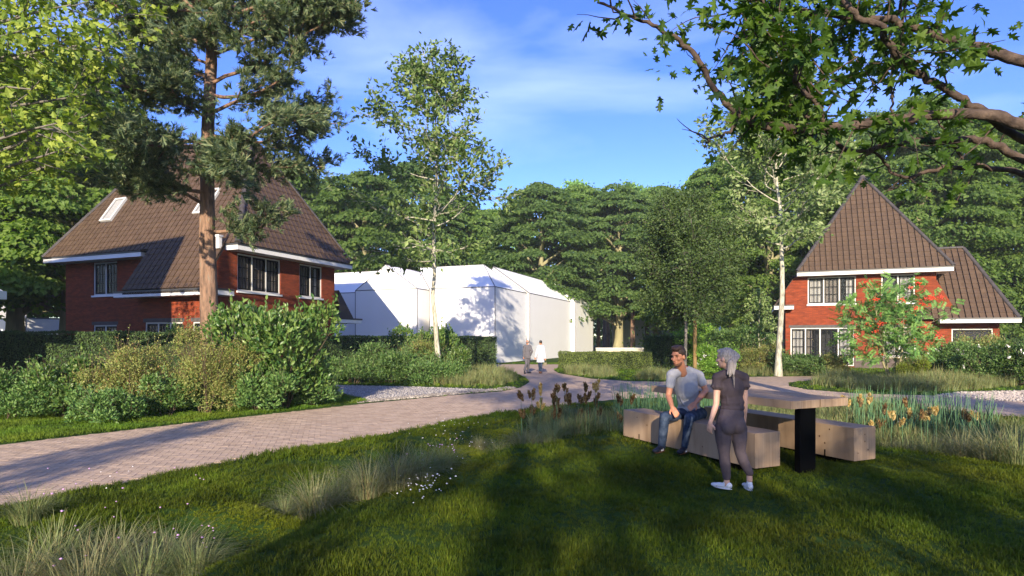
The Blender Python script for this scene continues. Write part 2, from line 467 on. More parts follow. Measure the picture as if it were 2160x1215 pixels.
M['tuft'] = mat_leaf('dry_grass_blade', [(0.10, 0.12, 0.05), (0.17, 0.185, 0.085), (0.24, 0.23, 0.12), (0.16, 0.12, 0.055)], 0.3, 0.6, 0.2, gain=1.2)
M['tuft2'] = mat_leaf('green_grass_blade', [(0.08, 0.12, 0.04), (0.15, 0.19, 0.07), (0.21, 0.23, 0.10), (0.15, 0.12, 0.05)], 0.3, 0.6, 0.2, gain=1.25)
M['reed'] = mat_leaf('reed_stalk', [(0.03, 0.075, 0.03), (0.05, 0.11, 0.05), (0.09, 0.15, 0.07)], 0.2)
M['plume_gold'] = mat_leaf('golden_plume', [(0.28, 0.18, 0.05), (0.42, 0.30, 0.11), (0.52, 0.42, 0.22)], 0.3, gain=1.15)
M['plume_brown'] = mat_leaf('brown_plume', [(0.07, 0.035, 0.015), (0.13, 0.075, 0.03), (0.24, 0.17, 0.075)], 0.3, gain=1.2)
M['flower_w'] = mat_flat('white_petal', (0.75, 0.72, 0.70), 0.6)
M['flower_p'] = mat_flat('pink_petal', (0.55, 0.33, 0.55), 0.6)
M['skin'] = mat_noise('skin_tan', [(0.3, (0.44, 0.185, 0.10)), (0.7, (0.50, 0.22, 0.125))], 14, 0.5, 0.08, 90, spec=0.35)
M['skin_f'] = mat_noise('skin_light', [(0.3, (0.58, 0.33, 0.235)), (0.7, (0.63, 0.37, 0.27))], 14, 0.5, 0.08, 90, spec=0.35)
M['tee'] = mat_noise('grey_cotton', [(0.3, (0.30, 0.30, 0.325)), (0.7, (0.36, 0.36, 0.385))], 7, 0.9, 0.9, 8, spec=0.1)
M['jeans'] = mat_noise('blue_denim', [(0.3, (0.014, 0.024, 0.05)), (0.5, (0.03, 0.047, 0.085)), (0.72, (0.075, 0.10, 0.15))], 9, 0.85, 1.0, 14, spec=0.15)
M['dark_cloth'] = mat_noise('charcoal_leggings', [(0.3, (0.066, 0.05, 0.057)), (0.7, (0.10, 0.078, 0.086))], 8, 0.75, 0.4, 16, spec=0.2)
M['dark_top'] = mat_noise('charcoal_blouse', [(0.3, (0.055, 0.041, 0.046)), (0.7, (0.084, 0.063, 0.068))], 8, 0.8, 0.5, 11, spec=0.2)
M['hair_brown'] = mat_noise('brown_hair', [(0.3, (0.022, 0.012, 0.008)), (0.7, (0.06, 0.032, 0.02))], 40, 0.5, 0.8, 80, stretch=(1, 1, 0.25))
M['hair_blond'] = mat_noise('ash_blond_hair', [(0.3, (0.30, 0.235, 0.19)), (0.7, (0.60, 0.50, 0.41))], 60, 0.45, 0.8, 120, stretch=(1, 1, 0.12))
M['shoe_w'] = mat_noise('white_trainer', [(0.3, (0.68, 0.66, 0.66)), (0.7, (0.78, 0.76, 0.75))], 20, 0.6)
M['shoe_k'] = mat_noise('dark_trainer', [(0.3, (0.010, 0.012, 0.022)), (0.7, (0.02, 0.024, 0.04))], 20, 0.6)
M['sole'] = mat_flat('brown_sole', (0.16, 0.075, 0.04), 0.7)
M['suit'] = mat_noise('grey_suit', [(0.3, (0.075, 0.07, 0.08)), (0.7, (0.115, 0.108, 0.122))], 9, 0.9, 0.4, 12)
M['coat'] = mat_noise('white_coat', [(0.3, (0.42, 0.43, 0.49)), (0.7, (0.50, 0.51, 0.57))], 9, 0.9, 0.3, 12)
M['eye'] = mat_flat('dark_eye', (0.01, 0.008, 0.006), 0.2, 0.6)
M['lip'] = mat_flat('lip', (0.36, 0.13, 0.10), 0.5)
M['bag'] = mat_flat('olive_bag', (0.14, 0.12, 0.07), 0.6)
# ------------------------------------------------------------------ ground, road, gravel
def smooth_closed(pts, it=2):
    pts = np.asarray(pts, float)
    for _ in range(it):
        nx = np.roll(pts, -1, axis=0)
        pts = np.stack([0.75 * pts + 0.25 * nx, 0.25 * pts + 0.75 * nx], 1).reshape(-1, 2)
    return pts


ROAD_L = [(-24, -13.3), (-16, -0.9), (-8.75, 10.27), (-6.96, 12.96), (-4.03, 17.0), (-2.0, 19.3), (-0.33, 20.9), (0.35, 22.6), (0.75, 25.5),
          (0.64, 28.5), (0.1, 33), (-0.8, 37.5), (-2.5, 40.5), (-12, 42.4)]
ROAD_T = [(-12, 45.0), (0, 43.6), (4, 43.4), (14, 45), (14, 42.5), (4.5, 41.2), (2.9, 38.5), (2.45, 35), (2.5, 32.1), (3.64, 27.6), (5.05, 26.0), (6.4, 25.6), (9.0, 27.0), (11.2, 28.9), (14.5, 29.6), (18.6, 29.6),
          (19.4, 27.6), (14.2, 27.3), (11.6, 25.2), (10.7, 23.2), (10.6, 21.6), (11.6, 19.9), (13.6, 19.3), (14.1, 18.1), (15.4, 16.4), (18, 12.5), (23, 5)]
ROAD_R = [(18.0, 3.0), (13.5, 11), (11.8, 13.8), (11.1, 15), (10.6, 16.2), (9.7, 17.1), (7.5, 18.3), (5, 18.7), (3.6, 18.3), (2.4, 17.5), (0.97, 15.9), (-0.1, 14.8),
          (-0.93, 13.9), (-2.14, 11.75), (-3.69, 9.75), (-4.78, 7.76), (-5.49, 6.44), (-7.5, 2.8), (-16, -13)]
ROAD = np.array(ROAD_L + ROAD_T + ROAD_R, float)
PATH_L = np.array([(-4.1, 17.25), (-0.55, 21.0), (-0.75, 21.7), (-3.5, 22.9), (-7.6, 23.9), (-12.5, 25.6), (-13.5, 23.6), (-10.0, 21.9), (-6.4, 20.4), (-4.7, 18.7)], float)
DRIVE_R = np.array([(13.5, 19.2), (14.3, 17.9), (14.9, 17.0), (18, 15.6), (30, 13), (30, 20), (22, 20.9), (17.7, 20.9), (15.3, 20.5)], float)
COBBLE = np.array([(-4.35, 16.95), (-2.0, 19.55), (-0.35, 21.1), (0.2, 22.3), (-0.15, 22.5), (-0.75, 21.5), (-2.3, 19.9), (-4.65, 17.3)], float)


def inside(poly, X, Y):
    res = np.zeros(X.shape, bool)
    n = len(poly)
    for i in range(n):
        x1, y1 = poly[i]; x2, y2 = poly[(i + 1) % n]
        c = ((y1 > Y) != (y2 > Y))
        if abs(y2 - y1) > 1e-9:
            res ^= c & (X < (x2 - x1) * (Y - y1) / (y2 - y1) + x1)
    return res


def edge_dist(poly, X, Y):
    d = np.full(X.shape, 1e9)
    n = len(poly)
    for i in range(n):
        a = poly[i]; b = poly[(i + 1) % n]; e = b - a
        t = np.clip(((X - a[0]) * e[0] + (Y - a[1]) * e[1]) / (e @ e), 0, 1)
        d = np.minimum(d, np.hypot(X - a[0] - t * e[0], Y - a[1] - t * e[1]))
    return d


HARD = [ROAD, PATH_L, DRIVE_R]


def hard_dist(X, Y):
    """distance to the nearest paved surface, negative inside it"""
    d = np.full(np.shape(X), 1e9)
    for p in HARD:
        e = edge_dist(p, X, Y)
        d = np.minimum(d, np.where(inside(p, X, Y), -e, e))
    return d


# lawn relief: spot heights (x, y, z, radius of influence)
SPOTS = np.array([
    (2.9, 7.1, .20, 1.0), (1.8, 9.7, .21, 1.0), (2.3, 8.3, .235, .8), (4.4, 7.6, .21, 1.0), (3.3, 10.1, .22, 1.0), (3.5, 7.25, .12, .6), (2.5, 6.7, .04, .8), (2.35, 6.85, .04, .5), (2.65, 6.85, .04, .5), (1.2, 8.0, .2, 1.2), (4.0, 9.0, .2, 1.0),
    (0.5, 6.5, .12, 1.5), (0, 4.5, .10, 1.5), (2, 4.5, .06, 1.5), (4, 5, .10, 1.5), (6, 6, .16, 1.5), (6.2, 8.2, .12, 1.0), (5.2, 8.6, .16, 1.0),
    (-0.6, 8.1, .13, .8), (0.4, 9.2, .17, .8), (1.3, 10.2, .17, .7), (-1.4, 6.6, .11, .7), (-1.9, 5.0, .10, .7), (-2.0, 3.6, .08, .8),
    (-3.5, 4.2, -.30, .9), (-2.75, 5.6, -.34, .7), (-2.15, 7.3, -.36, .7), (-1.3, 8.9, -.34, .7), (-0.1, 10.4, -.30, .8), (1.5, 11.8, -.22, .9), (3.2, 12.6, -.2, 1.2), (5.5, 11.5, -.18, 1.2), (7.2, 10.0, -.16, 1.2),
    (-2.9, 6.5, -.05, .45), (-1.75, 8.15, -.08, .45), (-0.9, 10.3, -.02, .5), (-0.4, 11.6, .0, .6), (8.5, 8.5, -.1, 1.2), (5, 15, .0, 2), (9, 13, .0, 2), (2, 15, .0, 1.5), (-2.8, 9.0, 0.0, .6), (-4, 6.9, 0.0, .6),
    (0, 1, .06, 2), (5, 1, .06, 2), (10, 4, .05, 2), (-5, 2.5, -.1, 1)], float)


def height(X, Y, hd=None):
    X = np.asarray(X, float); Y = np.asarray(Y, float)
    if hd is None: hd = hard_dist(X, Y)
    num = np.zeros(X.shape); den = np.full(X.shape, 1e-6)
    for sx, sy, sz, r in SPOTS:
        w = np.exp(-((X - sx) ** 2 + (Y - sy) ** 2) / (r * r) * 1.1)
        num += w * sz; den += w
    lawn = num / den * np.clip(den * 3, 0, 1)
    rip = 0.014 * np.sin(X * 5.1 + 1.3 * np.sin(Y * 2.3)) * np.sin(Y * 4.3 + 1.7 * np.sin(X * 1.9)) + 0.01 * np.sin(X * 11.3 + Y * 3.1) * np.sin(Y * 9.7 - X * 2.2)
    z = lawn + rip
    t = np.clip(hd / 0.9, 0, 1); t = t * t * (3 - 2 * t)
    z = z * t + 0.015 * (1 - t)
    far = np.clip((np.hypot(X, Y) - 45) / 40, 0, 1)
    z = z * (1 - far)
    return np.where(hd < 0, -0.07, np.where(hd < 0.04, -0.02, z))


def grid_axis(lo, hi, step, far):
    mid = np.arange(lo, hi + 1e-6, step)
    a = [lo]; s = step
    while a[-1] > -far: s *= 1.35; a.append(a[-1] - s)
    b = [hi]; s = step
    while b[-1] < far: s *= 1.35; b.append(b[-1] + s)
    return np.concatenate([np.array(a[1:])[::-1], mid, np.array(b[1:])])


gx = grid_axis(-14, 20, 0.16, 900); gy = grid_axis(1.5, 44, 0.16, 900)
XX, YY = np.meshgrid(gx, gy)
ZZ = height(XX, YY)
nx, ny = len(gx), len(gy)
idx = np.arange(nx * ny).reshape(ny, nx)
quads = np.stack([idx[:-1, :-1], idx[:-1, 1:], idx[1:, 1:], idx[1:, :-1]], -1).reshape(-1, 4)
m_soil = mat_noise('grass_ground', [(0.3, (0.020, 0.042, 0.008)), (0.55, (0.035, 0.068, 0.010)), (0.75, (0.055, 0.09, 0.014))], 3.0, 0.95, 0.4, 30, spec=0.1)
tag(obj_np('ground', np.stack([XX, YY, ZZ], -1).reshape(-1, 3), quads, m_soil, smooth=True), kind='structure')


def flat_poly(name, poly, z, mat):
    bm = bmesh.new()
    vs = [bm.verts.new((x, y, z)) for x, y in poly]
    f = bm.faces.new(vs)
    bmesh.ops.triangulate(bm, faces=[f])
    bmesh.ops.recalc_face_normals(bm, faces=bm.faces)
    me = bpy.data.meshes.new(name); bm.to_mesh(me); bm.free()
    if me.polygons[0].normal.z < 0: me.flip_normals()
    return link(name, me, None, mat)


# road sheet with paver colour, geometry pavers on its near part
m_road = mat_noise('road_clinker', [(0.3, (0.36, 0.258, 0.18)), (0.5, (0.45, 0.33, 0.235)), (0.72, (0.51, 0.385, 0.28))], 7.0, 0.85, 0.35, 25, spec=0.2)
m_paver = mat_noise('paver_brick', [(0.3, (0.38, 0.272, 0.19)), (0.5, (0.47, 0.345, 0.245)), (0.72, (0.53, 0.40, 0.29))], 3.0, 0.85, 0.3, 60, spec=0.2, isl=0.09)
road = tag(flat_poly('road', ROAD, -0.004, m_road), kind='structure')
m_gravel = mat_noise('grey_gravel', [(0.3, (0.19, 0.175, 0.17)), (0.5, (0.29, 0.27, 0.26)), (0.7, (0.40, 0.375, 0.36))], 26, 0.95, 1.0, 40, spec=0.1, detail=3)
m_gravel2 = mat_noise('pale_gravel', [(0.3, (0.26, 0.235, 0.215)), (0.5, (0.36, 0.33, 0.30)), (0.7, (0.46, 0.425, 0.39))], 15, 0.95, 1.0, 30, spec=0.1, detail=3)
gpath = tag(flat_poly('gravel_path', PATH_L, -0.002, m_gravel), kind='structure')
gdrive = tag(flat_poly('gravel_drive', DRIVE_R, -0.003, m_gravel2), kind='structure')

# herringbone pavers, 0.2 x 0.1
BW, BL = 0.105, 0.21
ang = math.radians(62 + 45)
ca, sa = math.cos(ang), math.sin(ang)
cells = []
for i in range(-260, 261):
    for j in range(-260, 261):
        # herringbone lattice: pairs of one horizontal and one vertical brick, lattice vectors (1,1) and (2,-2) in units of BW
        ox = (i + 2 * j) * BW; oy = (i - 2 * j) * BW
        cells.append((ox + BW, oy + BW / 2, 0))
        cells.append((ox + 2.5 * BW, oy, 1))
cells = np.array(cells)
px_ = -2.5 + cells[:, 0] * ca - cells[:, 1] * sa
py_ = 12.0 + cells[:, 0] * sa + cells[:, 1] * ca
scr = CX + px_ / np.maximum(py_, 0.5) * F_PX
keep = (py_ > 4.5) & (py_ < 23.5) & (scr > -40) & (scr < 2200)
cells, px_, py_ = cells[keep], px_[keep], py_[keep]
keep = inside(ROAD, px_, py_) & (edge_dist(ROAD, px_, py_) > 0.05)
cells, px_, py_ = cells[keep], px_[keep], py_[keep]
order = np.argsort(px_ ** 2 + py_ ** 2)
cells, px_, py_ = cells[order], px_[order], py_[order]


def paver_template():
    hx, hy, g, c = BL / 2, BW / 2, 0.0025, 0.001
    V = []
    for (x, y, z) in ((hx - g, hy - g, -0.02), (hx - g - c, hy - g - c, 0.002)):
        V += [(-x, -y, z), (x, -y, z), (x, y, z), (-x, y, z)]
    return np.array(V, float), np.array([(4, 5, 6, 7), (0, 1, 5, 4), (1, 2, 6, 5), (2, 3, 7, 6), (3, 0, 4, 7)])


pv, pf = paver_template()
rot = np.where(cells[:, 2] > 0.5, ang + math.pi / 2, ang) + rng.normal(0, 0.01, len(cells))
dz = rng.uniform(-0.001, 0.001, len(cells))
pme = mesh_np('brick', pv, pf, m_paver)
NPART = 300
for k in range(min(NPART, len(cells))):
    o = link('brick', pme, road)
    o.location = (px_[k], py_[k], dz[k]); o.rotation_euler = (0, 0, rot[k])
k0 = NPART
c_, s_ = np.cos(rot[k0:]), np.sin(rot[k0:])
VV = np.stack([c_[:, None] * pv[None, :, 0] - s_[:, None] * pv[None, :, 1] + px_[k0:, None],
               s_[:, None] * pv[None, :, 0] + c_[:, None] * pv[None, :, 1] + py_[k0:, None],
               np.broadcast_to(pv[None, :, 2], (len(c_), 8)) + dz[k0:, None]], -1).reshape(-1, 3)
FF = (pf[None] + (np.arange(len(c_)) * 8)[:, None, None]).reshape(-1, 4)
tag(obj_np('brick_paving', VV, FF, m_paver, road), kind='stuff')

# stones: cobble strip along the path and loose gravel on top of the two gravel areas
ico = bmesh.new(); bmesh.ops.create_icosphere(ico, subdivisions=1, radius=1)
ico_v = np.array([v.co[:] for v in ico.verts]); ico_f = np.array([[v.index for v in f.verts] for f in ico.faces]); ico.free()


def stones(name, poly, n, r0, r1, mat, z=0.0, parent=None):
    lo, hi = poly.min(0), poly.max(0)
    pts = rng.uniform(lo, hi, (n * 12, 2)); pts = pts[inside(poly, pts[:, 0], pts[:, 1])][:n]
    k = len(pts); r = rng.uniform(r0, r1, k)
    sc = r[:, None, None] * np.stack([np.ones(k), rng.uniform(.7, 1.1, k), rng.uniform(.45, .8, k)], -1)[:, None, :]
    V = ico_v[None] * (1 + rng.normal(0, .10, (k, 12, 1))) * sc
    a = rng.uniform(0, 6.28, k); c, s = np.cos(a)[:, None], np.sin(a)[:, None]
    V = np.stack([c * V[..., 0] - s * V[..., 1] + pts[:, :1], s * V[..., 0] + c * V[..., 1] + pts[:, 1:], V[..., 2] + z], -1)
    o = obj_np(name, V.reshape(-1, 3), (ico_f[None] + (np.arange(k) * 12)[:, None, None]).reshape(-1, 3), mat, parent)
    return tag(o, kind='stuff')


m_stone = mat_noise('cobble_stone', [(0.3, (0.16, 0.135, 0.115)), (0.7, (0.36, 0.32, 0.27))], 5, 0.9, isl=0.45)
m_peb = mat_noise('pebble', [(0.3, (0.24, 0.22, 0.215)), (0.7, (0.38, 0.355, 0.34))], 5, 0.9, isl=0.4)
m_peb2 = mat_noise('pale_pebble', [(0.3, (0.33, 0.275, 0.225)), (0.7, (0.46, 0.395, 0.335))], 5, 0.9, isl=0.35)
stones('cobbles', COBBLE, 2600, .03, .06, m_stone, 0.012)
stones('gravel', PATH_L, 5000, .012, .028, m_peb, 0.002)
stones('pale_gravel', DRIVE_R[[0, 1, 2, 3, 6, 7, 8]], 4500, .03, .06, m_peb2, 0.005)


# ------------------------------------------------------------------ grass by instancing on points (uncountable ground cover)
def instancer(name, pts, rotz, tilt, scl, variants, mat):
    me = bpy.data.meshes.new(name)
    me.vertices.add(len(pts)); me.vertices.foreach_set('co', np.asarray(pts, np.float32).ravel())
    a = me.attributes.new('rot', 'FLOAT_VECTOR', 'POINT')
    a.data.foreach_set('vector', np.stack([tilt[:, 0], tilt[:, 1], rotz], -1).astype(np.float32).ravel())
    a = me.attributes.new('scl', 'FLOAT', 'POINT'); a.data.foreach_set('value', scl.astype(np.float32))
    me.materials.append(mat)
    o = link(name, me)
    ng = bpy.data.node_groups.new(name, 'GeometryNodeTree')
    ng.interface.new_socket('Geometry', in_out='INPUT', socket_type='NodeSocketGeometry')
    ng.interface.new_socket('Geometry', in_out='OUTPUT', socket_type='NodeSocketGeometry')
    n, l = ng.nodes, ng.links
    gi, go = n.new('NodeGroupInput'), n.new('NodeGroupOutput')
    jn = n.new('GeometryNodeJoinGeometry')
    for v in variants:
        oi = n.new('GeometryNodeObjectInfo'); oi.inputs['Object'].default_value = v; oi.inputs['As Instance'].default_value = True
        l.new(oi.outputs['Geometry'], jn.inputs['Geometry'])
    ip = n.new('GeometryNodeInstanceOnPoints'); ip.inputs['Pick Instance'].default_value = True
    ar = n.new('GeometryNodeInputNamedAttribute'); ar.data_type = 'FLOAT_VECTOR'; ar.inputs['Name'].default_value = 'rot'
    asn = n.new('GeometryNodeInputNamedAttribute'); asn.data_type = 'FLOAT'; asn.inputs['Name'].default_value = 'scl'
    l.new(gi.outputs[0], ip.inputs['Points']); l.new(jn.outputs[0], ip.inputs['Instance'])
    l.new(ar.outputs['Attribute'], ip.inputs['Rotation']); l.new(asn.outputs['Attribute'], ip.inputs['Scale'])
    l.new(ip.outputs['Instances'], go.inputs[0])
    md = o.modifiers.new('scatter', 'NODES'); md.node_group = ng
    return tag(o, kind='stuff')


def tufts(nvar, n, blades, l0, w, spread, mat, seed):
    r = random.Random(seed); out = []
    for i in range(nvar):
        V, T = spray(n, blades, l0, w, spread, r)
        out.append(bpy.data.objects.new('grass_tuft', mesh_np('grass_tuft', V, T, mat)))
    return out


def sample_ground(n, D0, D1, p0=-60, p1=2220):
    """points uniform over the ground inside the view between depths D0 and D1"""
    D = np.sqrt(rng.uniform(D0 * D0, D1 * D1, n)); s = rng.uniform(p0, p1, n)
    return (s - CX) / F_PX * D, D


MOSS = [(-2.9, 6.45, .75, .5), (-1.7, 8.2, .7, .45), (-0.75, 10.2, 1.1, .55), (-0.2, 11.6, 1.0, .5)]


def moss_w(X, Y):
    w = np.zeros(X.shape)
    for x, y, a, b in MOSS:
        u = (X - x) * 0.55 + (Y - y) * 0.83; v = -(X - x) * 0.83 + (Y - y) * 0.55
        w = np.maximum(w, 1.25 - (u / a) ** 2 - (v / b) ** 2)
    return w


def grass_layer(name, X, Y, mat, l0, w, blades, spread, foot, smin, smax, seed, sel=None, zoff=0.0):
    hd = hard_dist(X, Y); k = hd > 0.03
    for ex, ey, er in FEET: k &= (X - ex) ** 2 + (Y - ey) ** 2 > er * er
    if sel is not None: k &= sel(X, Y, hd)
    X, Y, hd = X[k], Y[k], hd[k]
    Z = height(X, Y, hd) + zoff
    n = len(X)
    patch = 0.8 + 0.35 * np.sin(X * 2.3 + 1.1 * np.sin(Y * 1.7)) * np.sin(Y * 2.9 + X)
    return instancer(name, np.stack([X, Y, Z], -1), rng.uniform(0, 6.28, n), rng.normal(0, 0.18, (n, 2)), rng.uniform(smin, smax, n) * patch,
                     tufts(5, foot, blades, l0, w, spread, mat, seed), mat)


FEET = [(2.33, 6.84, .13), (2.67, 6.83, .13), (2.03, 8.3, .10), (2.37, 8.25, .10), (1.96, 8.2, .08), (2.3, 8.15, .08)]     # trodden spots under shoes
notmoss = lambda X, Y, hd: moss_w(X, Y) < rng.uniform(0, .5, X.shape)
inlawn = lambda X, Y, hd: notmoss(X, Y, hd)
X, Y = sample_ground(42000, 3.6, 8.6)
grass_layer('lawn_grass', X, Y, M['lawn'], 0.062, 0.0028, 13, 1.0, 0.045, .6, 1.25, 1, inlawn)
X, Y = sample_ground(26000, 8.4, 17)
grass_layer('lawn_grass', X, Y, M['lawn'], 0.085, 0.0052, 12, 1.0, 0.09, .6, 1.2, 2, lambda X, Y, hd: inlawn(X, Y, hd) & ~((X < -0.9) & (X < -9.7 + 0.585 * Y + 0.2)) | (X > 3))
# verges beyond the road
left_side = lambda X, Y, hd: (X - (-8.75) < (Y - 10.27) * 0.66) & (X < -3.5)
X, Y = sample_ground(26000, 9.5, 20, -40, 900)
grass_layer('verge_grass', X, Y, M['meadow'], 0.085, 0.0055, 12, 1.0, 0.09, .6, 1.2, 3, left_side)
X, Y = sample_ground(30000, 18.5, 46)
grass_layer('verge_grass', X, Y, M['meadow'], 0.12, 0.010, 10, 1.0, 0.16, .6, 1.1, 4)
# longer rank grass on the slope between the road and the swale
def rank_sel(X, Y, hd):
    return (hd < 0.85 + 0.25 * np.sin(X * 3.1 + Y)) & (X > -9.7 + 0.585 * Y) & (X < 1.5) & notmoss(X, Y, hd)
X, Y = sample_ground(26000, 4.2, 16, -60, 1300)
grass_layer('rank_grass', X, Y, M['lawn'], 0.12, 0.005, 10, 0.9, 0.05, .6, 1.25, 5, rank_sel)
# moss on the humps of the swale
X = np.concatenate([rng.normal(x, .75, 5200) for x, y, a, b in MOSS]); Y = np.concatenate([rng.normal(y, .8, 5200) for x, y, a, b in MOSS])
grass_layer('moss', X, Y, M['moss'], 0.03, 0.003, 12, 1.2, 0.03, .6, 1.2, 6, lambda X, Y, hd: moss_w(X, Y) > rng.uniform(0.0, .5, X.shape))
# ------------------------------------------------------------------ houses
def wall_mesh(name, polys, mat, thick=None):
    """polys: list of 3d point lists (planar faces); UV in metres along the face"""
    bm = bmesh.new(); uvl = bm.loops.layers.uv.new('UVMap')
    for pts in polys:
        vs = [bm.verts.new(p) for p in pts]
        f = bm.faces.new(vs); f.normal_update()
        nrm = f.normal
        h = Vector((-nrm.y, nrm.x, 0))
        if h.length < 1e-4: h = Vector((1, 0, 0))
        h.normalize()
        for lp in f.loops:
            co = lp.vert.co
            lp[uvl].uv = (co.dot(h) + 50, co.z + 20)
    me = bpy.data.meshes.new(name); bm.to_mesh(me); bm.free()
    me.materials.append(mat)
    return me


def wall_with_holes(p0, p1, z0, z1, holes, depth, inward):
    """vertical rectangular wall from p0 to p1 with rectangular openings (s0,s1,za,zb); returns list of quads incl. reveals"""
    p0 = np.array(p0, float); p1 = np.array(p1, float); L = np.linalg.norm(p1 - p0); d = (p1 - p0) / L
    ss = sorted({0, L, *[h[0] for h in holes], *[h[1] for h in holes]})
    zs = sorted({z0, z1, *[h[2] for h in holes], *[h[3] for h in holes]})
    q = lambda s, z, k=0.0: (p0[0] + d[0] * s + inward[0] * k, p0[1] + d[1] * s + inward[1] * k, z)
    out = []
    for a, b in zip(ss[:-1], ss[1:]):
        for c, e in zip(zs[:-1], zs[1:]):
            m = ((a + b) / 2, (c + e) / 2)
            if any(h[0] < m[0] < h[1] and h[2] < m[1] < h[3] for h in holes): continue
            out.append([q(a, c), q(b, c), q(b, e), q(a, e)])
    for s0, s1, za, zb in holes:
        out += [[q(s0, za), q(s0, za, depth), q(s0, zb, depth), q(s0, zb)], [q(s1, za), q(s1, zb), q(s1, zb, depth), q(s1, za, depth)],
                [q(s0, zb), q(s0, zb, depth), q(s1, zb, depth), q(s1, zb)], [q(s0, za), q(s1, za), q(s1, za, depth), q(s0, za, depth)]]
    return out


def window(parent, origin, xdir, w, z0, z1, sashes, cols=3, rows=3, fill='blind_or_dark', sill=True, lintel=False, fills=None, name='window'):
    """local frame: x along the wall, y INTO the wall, z up; origin at the outer wall plane, left bottom"""
    x = Vector(xdir).normalized(); z = Vector((0, 0, 1)); y = z.cross(x)
    Mx = Matrix((x, y, z)).transposed().to_4x4(); Mx.translation = Vector((origin[0], origin[1], z0))
    H = z1 - z0; ft = 0.07
    a = Acc()
    a.box((0, .05, 0), (ft, .14, H)); a.box((w - ft, .05, 0), (w, .14, H)); a.box((ft, .051, 0), (w - ft, .139, ft)); a.box((ft, .051, H - ft), (w - ft, .139, H))
    n = len(sashes); tot = sum(sashes); iw = w - 2 * ft - (n - 1) * ft; xs = ft; bays = []
    for i, s in enumerate(sashes):
        sw = iw * s / tot; bays.append((xs, sw)); xs += sw
        if i < n - 1:
            a.box((xs, .052, ft), (xs + ft, .138, H - ft)); xs += ft
    wob = a.obj(name, M['frame'], parent); wob.matrix_local = Mx
    if sill:
        s = Acc(); s.box((-.06, -.07, -.09), (w + .06, .10, -.002)); s.obj('sill', M['white'], wob)
    if lintel:
        s = Acc(); s.box((-.1, -.006, H + .003), (w + .1, .12, H + .18)); s.obj('lintel', M['lintel'], wob)
    for i, (bx, sw) in enumerate(bays):
        t = .08; bh = H - 2 * ft
        s = Acc()
        y0, y1 = .075, .125
        s.box((bx, y0, ft), (bx + t, y1, ft + bh)); s.box((bx + sw - t, y0, ft), (bx + sw, y1, ft + bh))
        s.box((bx + t, y0 + .001, ft), (bx + sw - t, y1 - .001, ft + t)); s.box((bx + t, y0 + .001, ft + bh - t), (bx + sw - t, y1 - .001, ft + bh))
        gx0, gw, gz0, gh = bx + t, sw - 2 * t, ft + t, bh - 2 * t
        for c in range(1, cols): s.box((gx0 + gw * c / cols - .019, y0 + .012, gz0), (gx0 + gw * c / cols + .019, y1 - .012, gz0 + gh))
        for r in range(1, rows): s.box((gx0, y0 + .014, gz0 + gh * r / rows - .019), (gx0 + gw, y1 - .014, gz0 + gh * r / rows + .019))
        s.obj('sash', M['sash'], wob)
        key = (round(gw / cols, 3), round(gh / rows, 3))
        if key not in PANES:
            p = Acc(); p.box((.006, 0, .006), (key[0] - .006, .008, key[1] - .006)); PANES[key] = p.mesh('pane', M['glass'])
        for c in range(cols):
            for r in range(rows):
                po = link('pane', PANES[key], wob); po.location = (gx0 + gw * c / cols, .098, gz0 + gh * r / rows)
        f = (fills[i] if fills else fill)
        if f:
            kind, fr0, fr1 = f if isinstance(f, tuple) else (f, 0, 1)
            p = Acc()
            if kind == 'curtain':
                k = max(6, int((fr1 - fr0) * gw / .05)); X = np.linspace(gx0 + gw * fr0, gx0 + gw * fr1, k); Yw = .24 + .025 * np.sin(np.arange(k) * 1.9)
                V = np.concatenate([np.stack([X, Yw, np.full(k, ft)], -1), np.stack([X, Yw, np.full(k, ft + bh)], -1)])
                p.add(V, [(j, j + 1, k + j + 1, k + j) for j in range(k - 1)])
            else:
                p.box((gx0 + gw * fr0, .2, ft), (gx0 + gw * fr1, .21, ft + bh))
            p.obj('curtain' if kind == 'curtain' else 'blind_or_dark', M[kind], wob)  # a 'room' fill is no blind: dark sheet painted for an unlit room
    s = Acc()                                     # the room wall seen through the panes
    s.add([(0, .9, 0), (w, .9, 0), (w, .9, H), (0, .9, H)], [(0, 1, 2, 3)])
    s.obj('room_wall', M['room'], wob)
    return wob


PANES = {}


def clip_poly(poly, clip):
    """Sutherland-Hodgman, clip is convex and counter-clockwise"""
    out = poly
    for i in range(len(clip)):
        a, b = clip[i], clip[(i + 1) % len(clip)]
        inp, out = out, []
        if not inp: return []
        sd = lambda p: (b[0] - a[0]) * (p[1] - a[1]) - (b[1] - a[1]) * (p[0] - a[0])
        for j in range(len(inp)):
            p, q = inp[j - 1], inp[j]
            sp, sq = sd(p), sd(q)
            if sq >= 0:
                if sp < 0: out.append(tuple(np.array(p) + (np.array(q) - np.array(p)) * sp / (sp - sq)))
                out.append(q)
            elif sp >= 0:
                out.append(tuple(np.array(p) + (np.array(q) - np.array(p)) * sp / (sp - sq)))
    return out


TW, TH = 0.33, 0.36


def tile_template():
    prof = [(0.046, .0), (0.052, .034), (0.12, .026), (0.25, .024), (TW - .007, .034), (TW - .001, .0)]
    V = []
    for v, lift in ((-0.03, .03), (TH, .004)):
        V += [(x, v, h + lift) for x, h in prof]
    n = len(prof)
    V += [(x, -0.03, .004) for x, h in prof]
    Q = [(i, i + 1, n + i + 1, n + i) for i in range(n - 1)] + [(2 * n + i, 2 * n + i + 1, i + 1, i) for i in range(n - 1)]
    return np.array(V, float), np.array(Q)


TILE_V, TILE_Q = tile_template()
TILE_ME = mesh_np('roof_tile', TILE_V, TILE_Q, M['tile'])


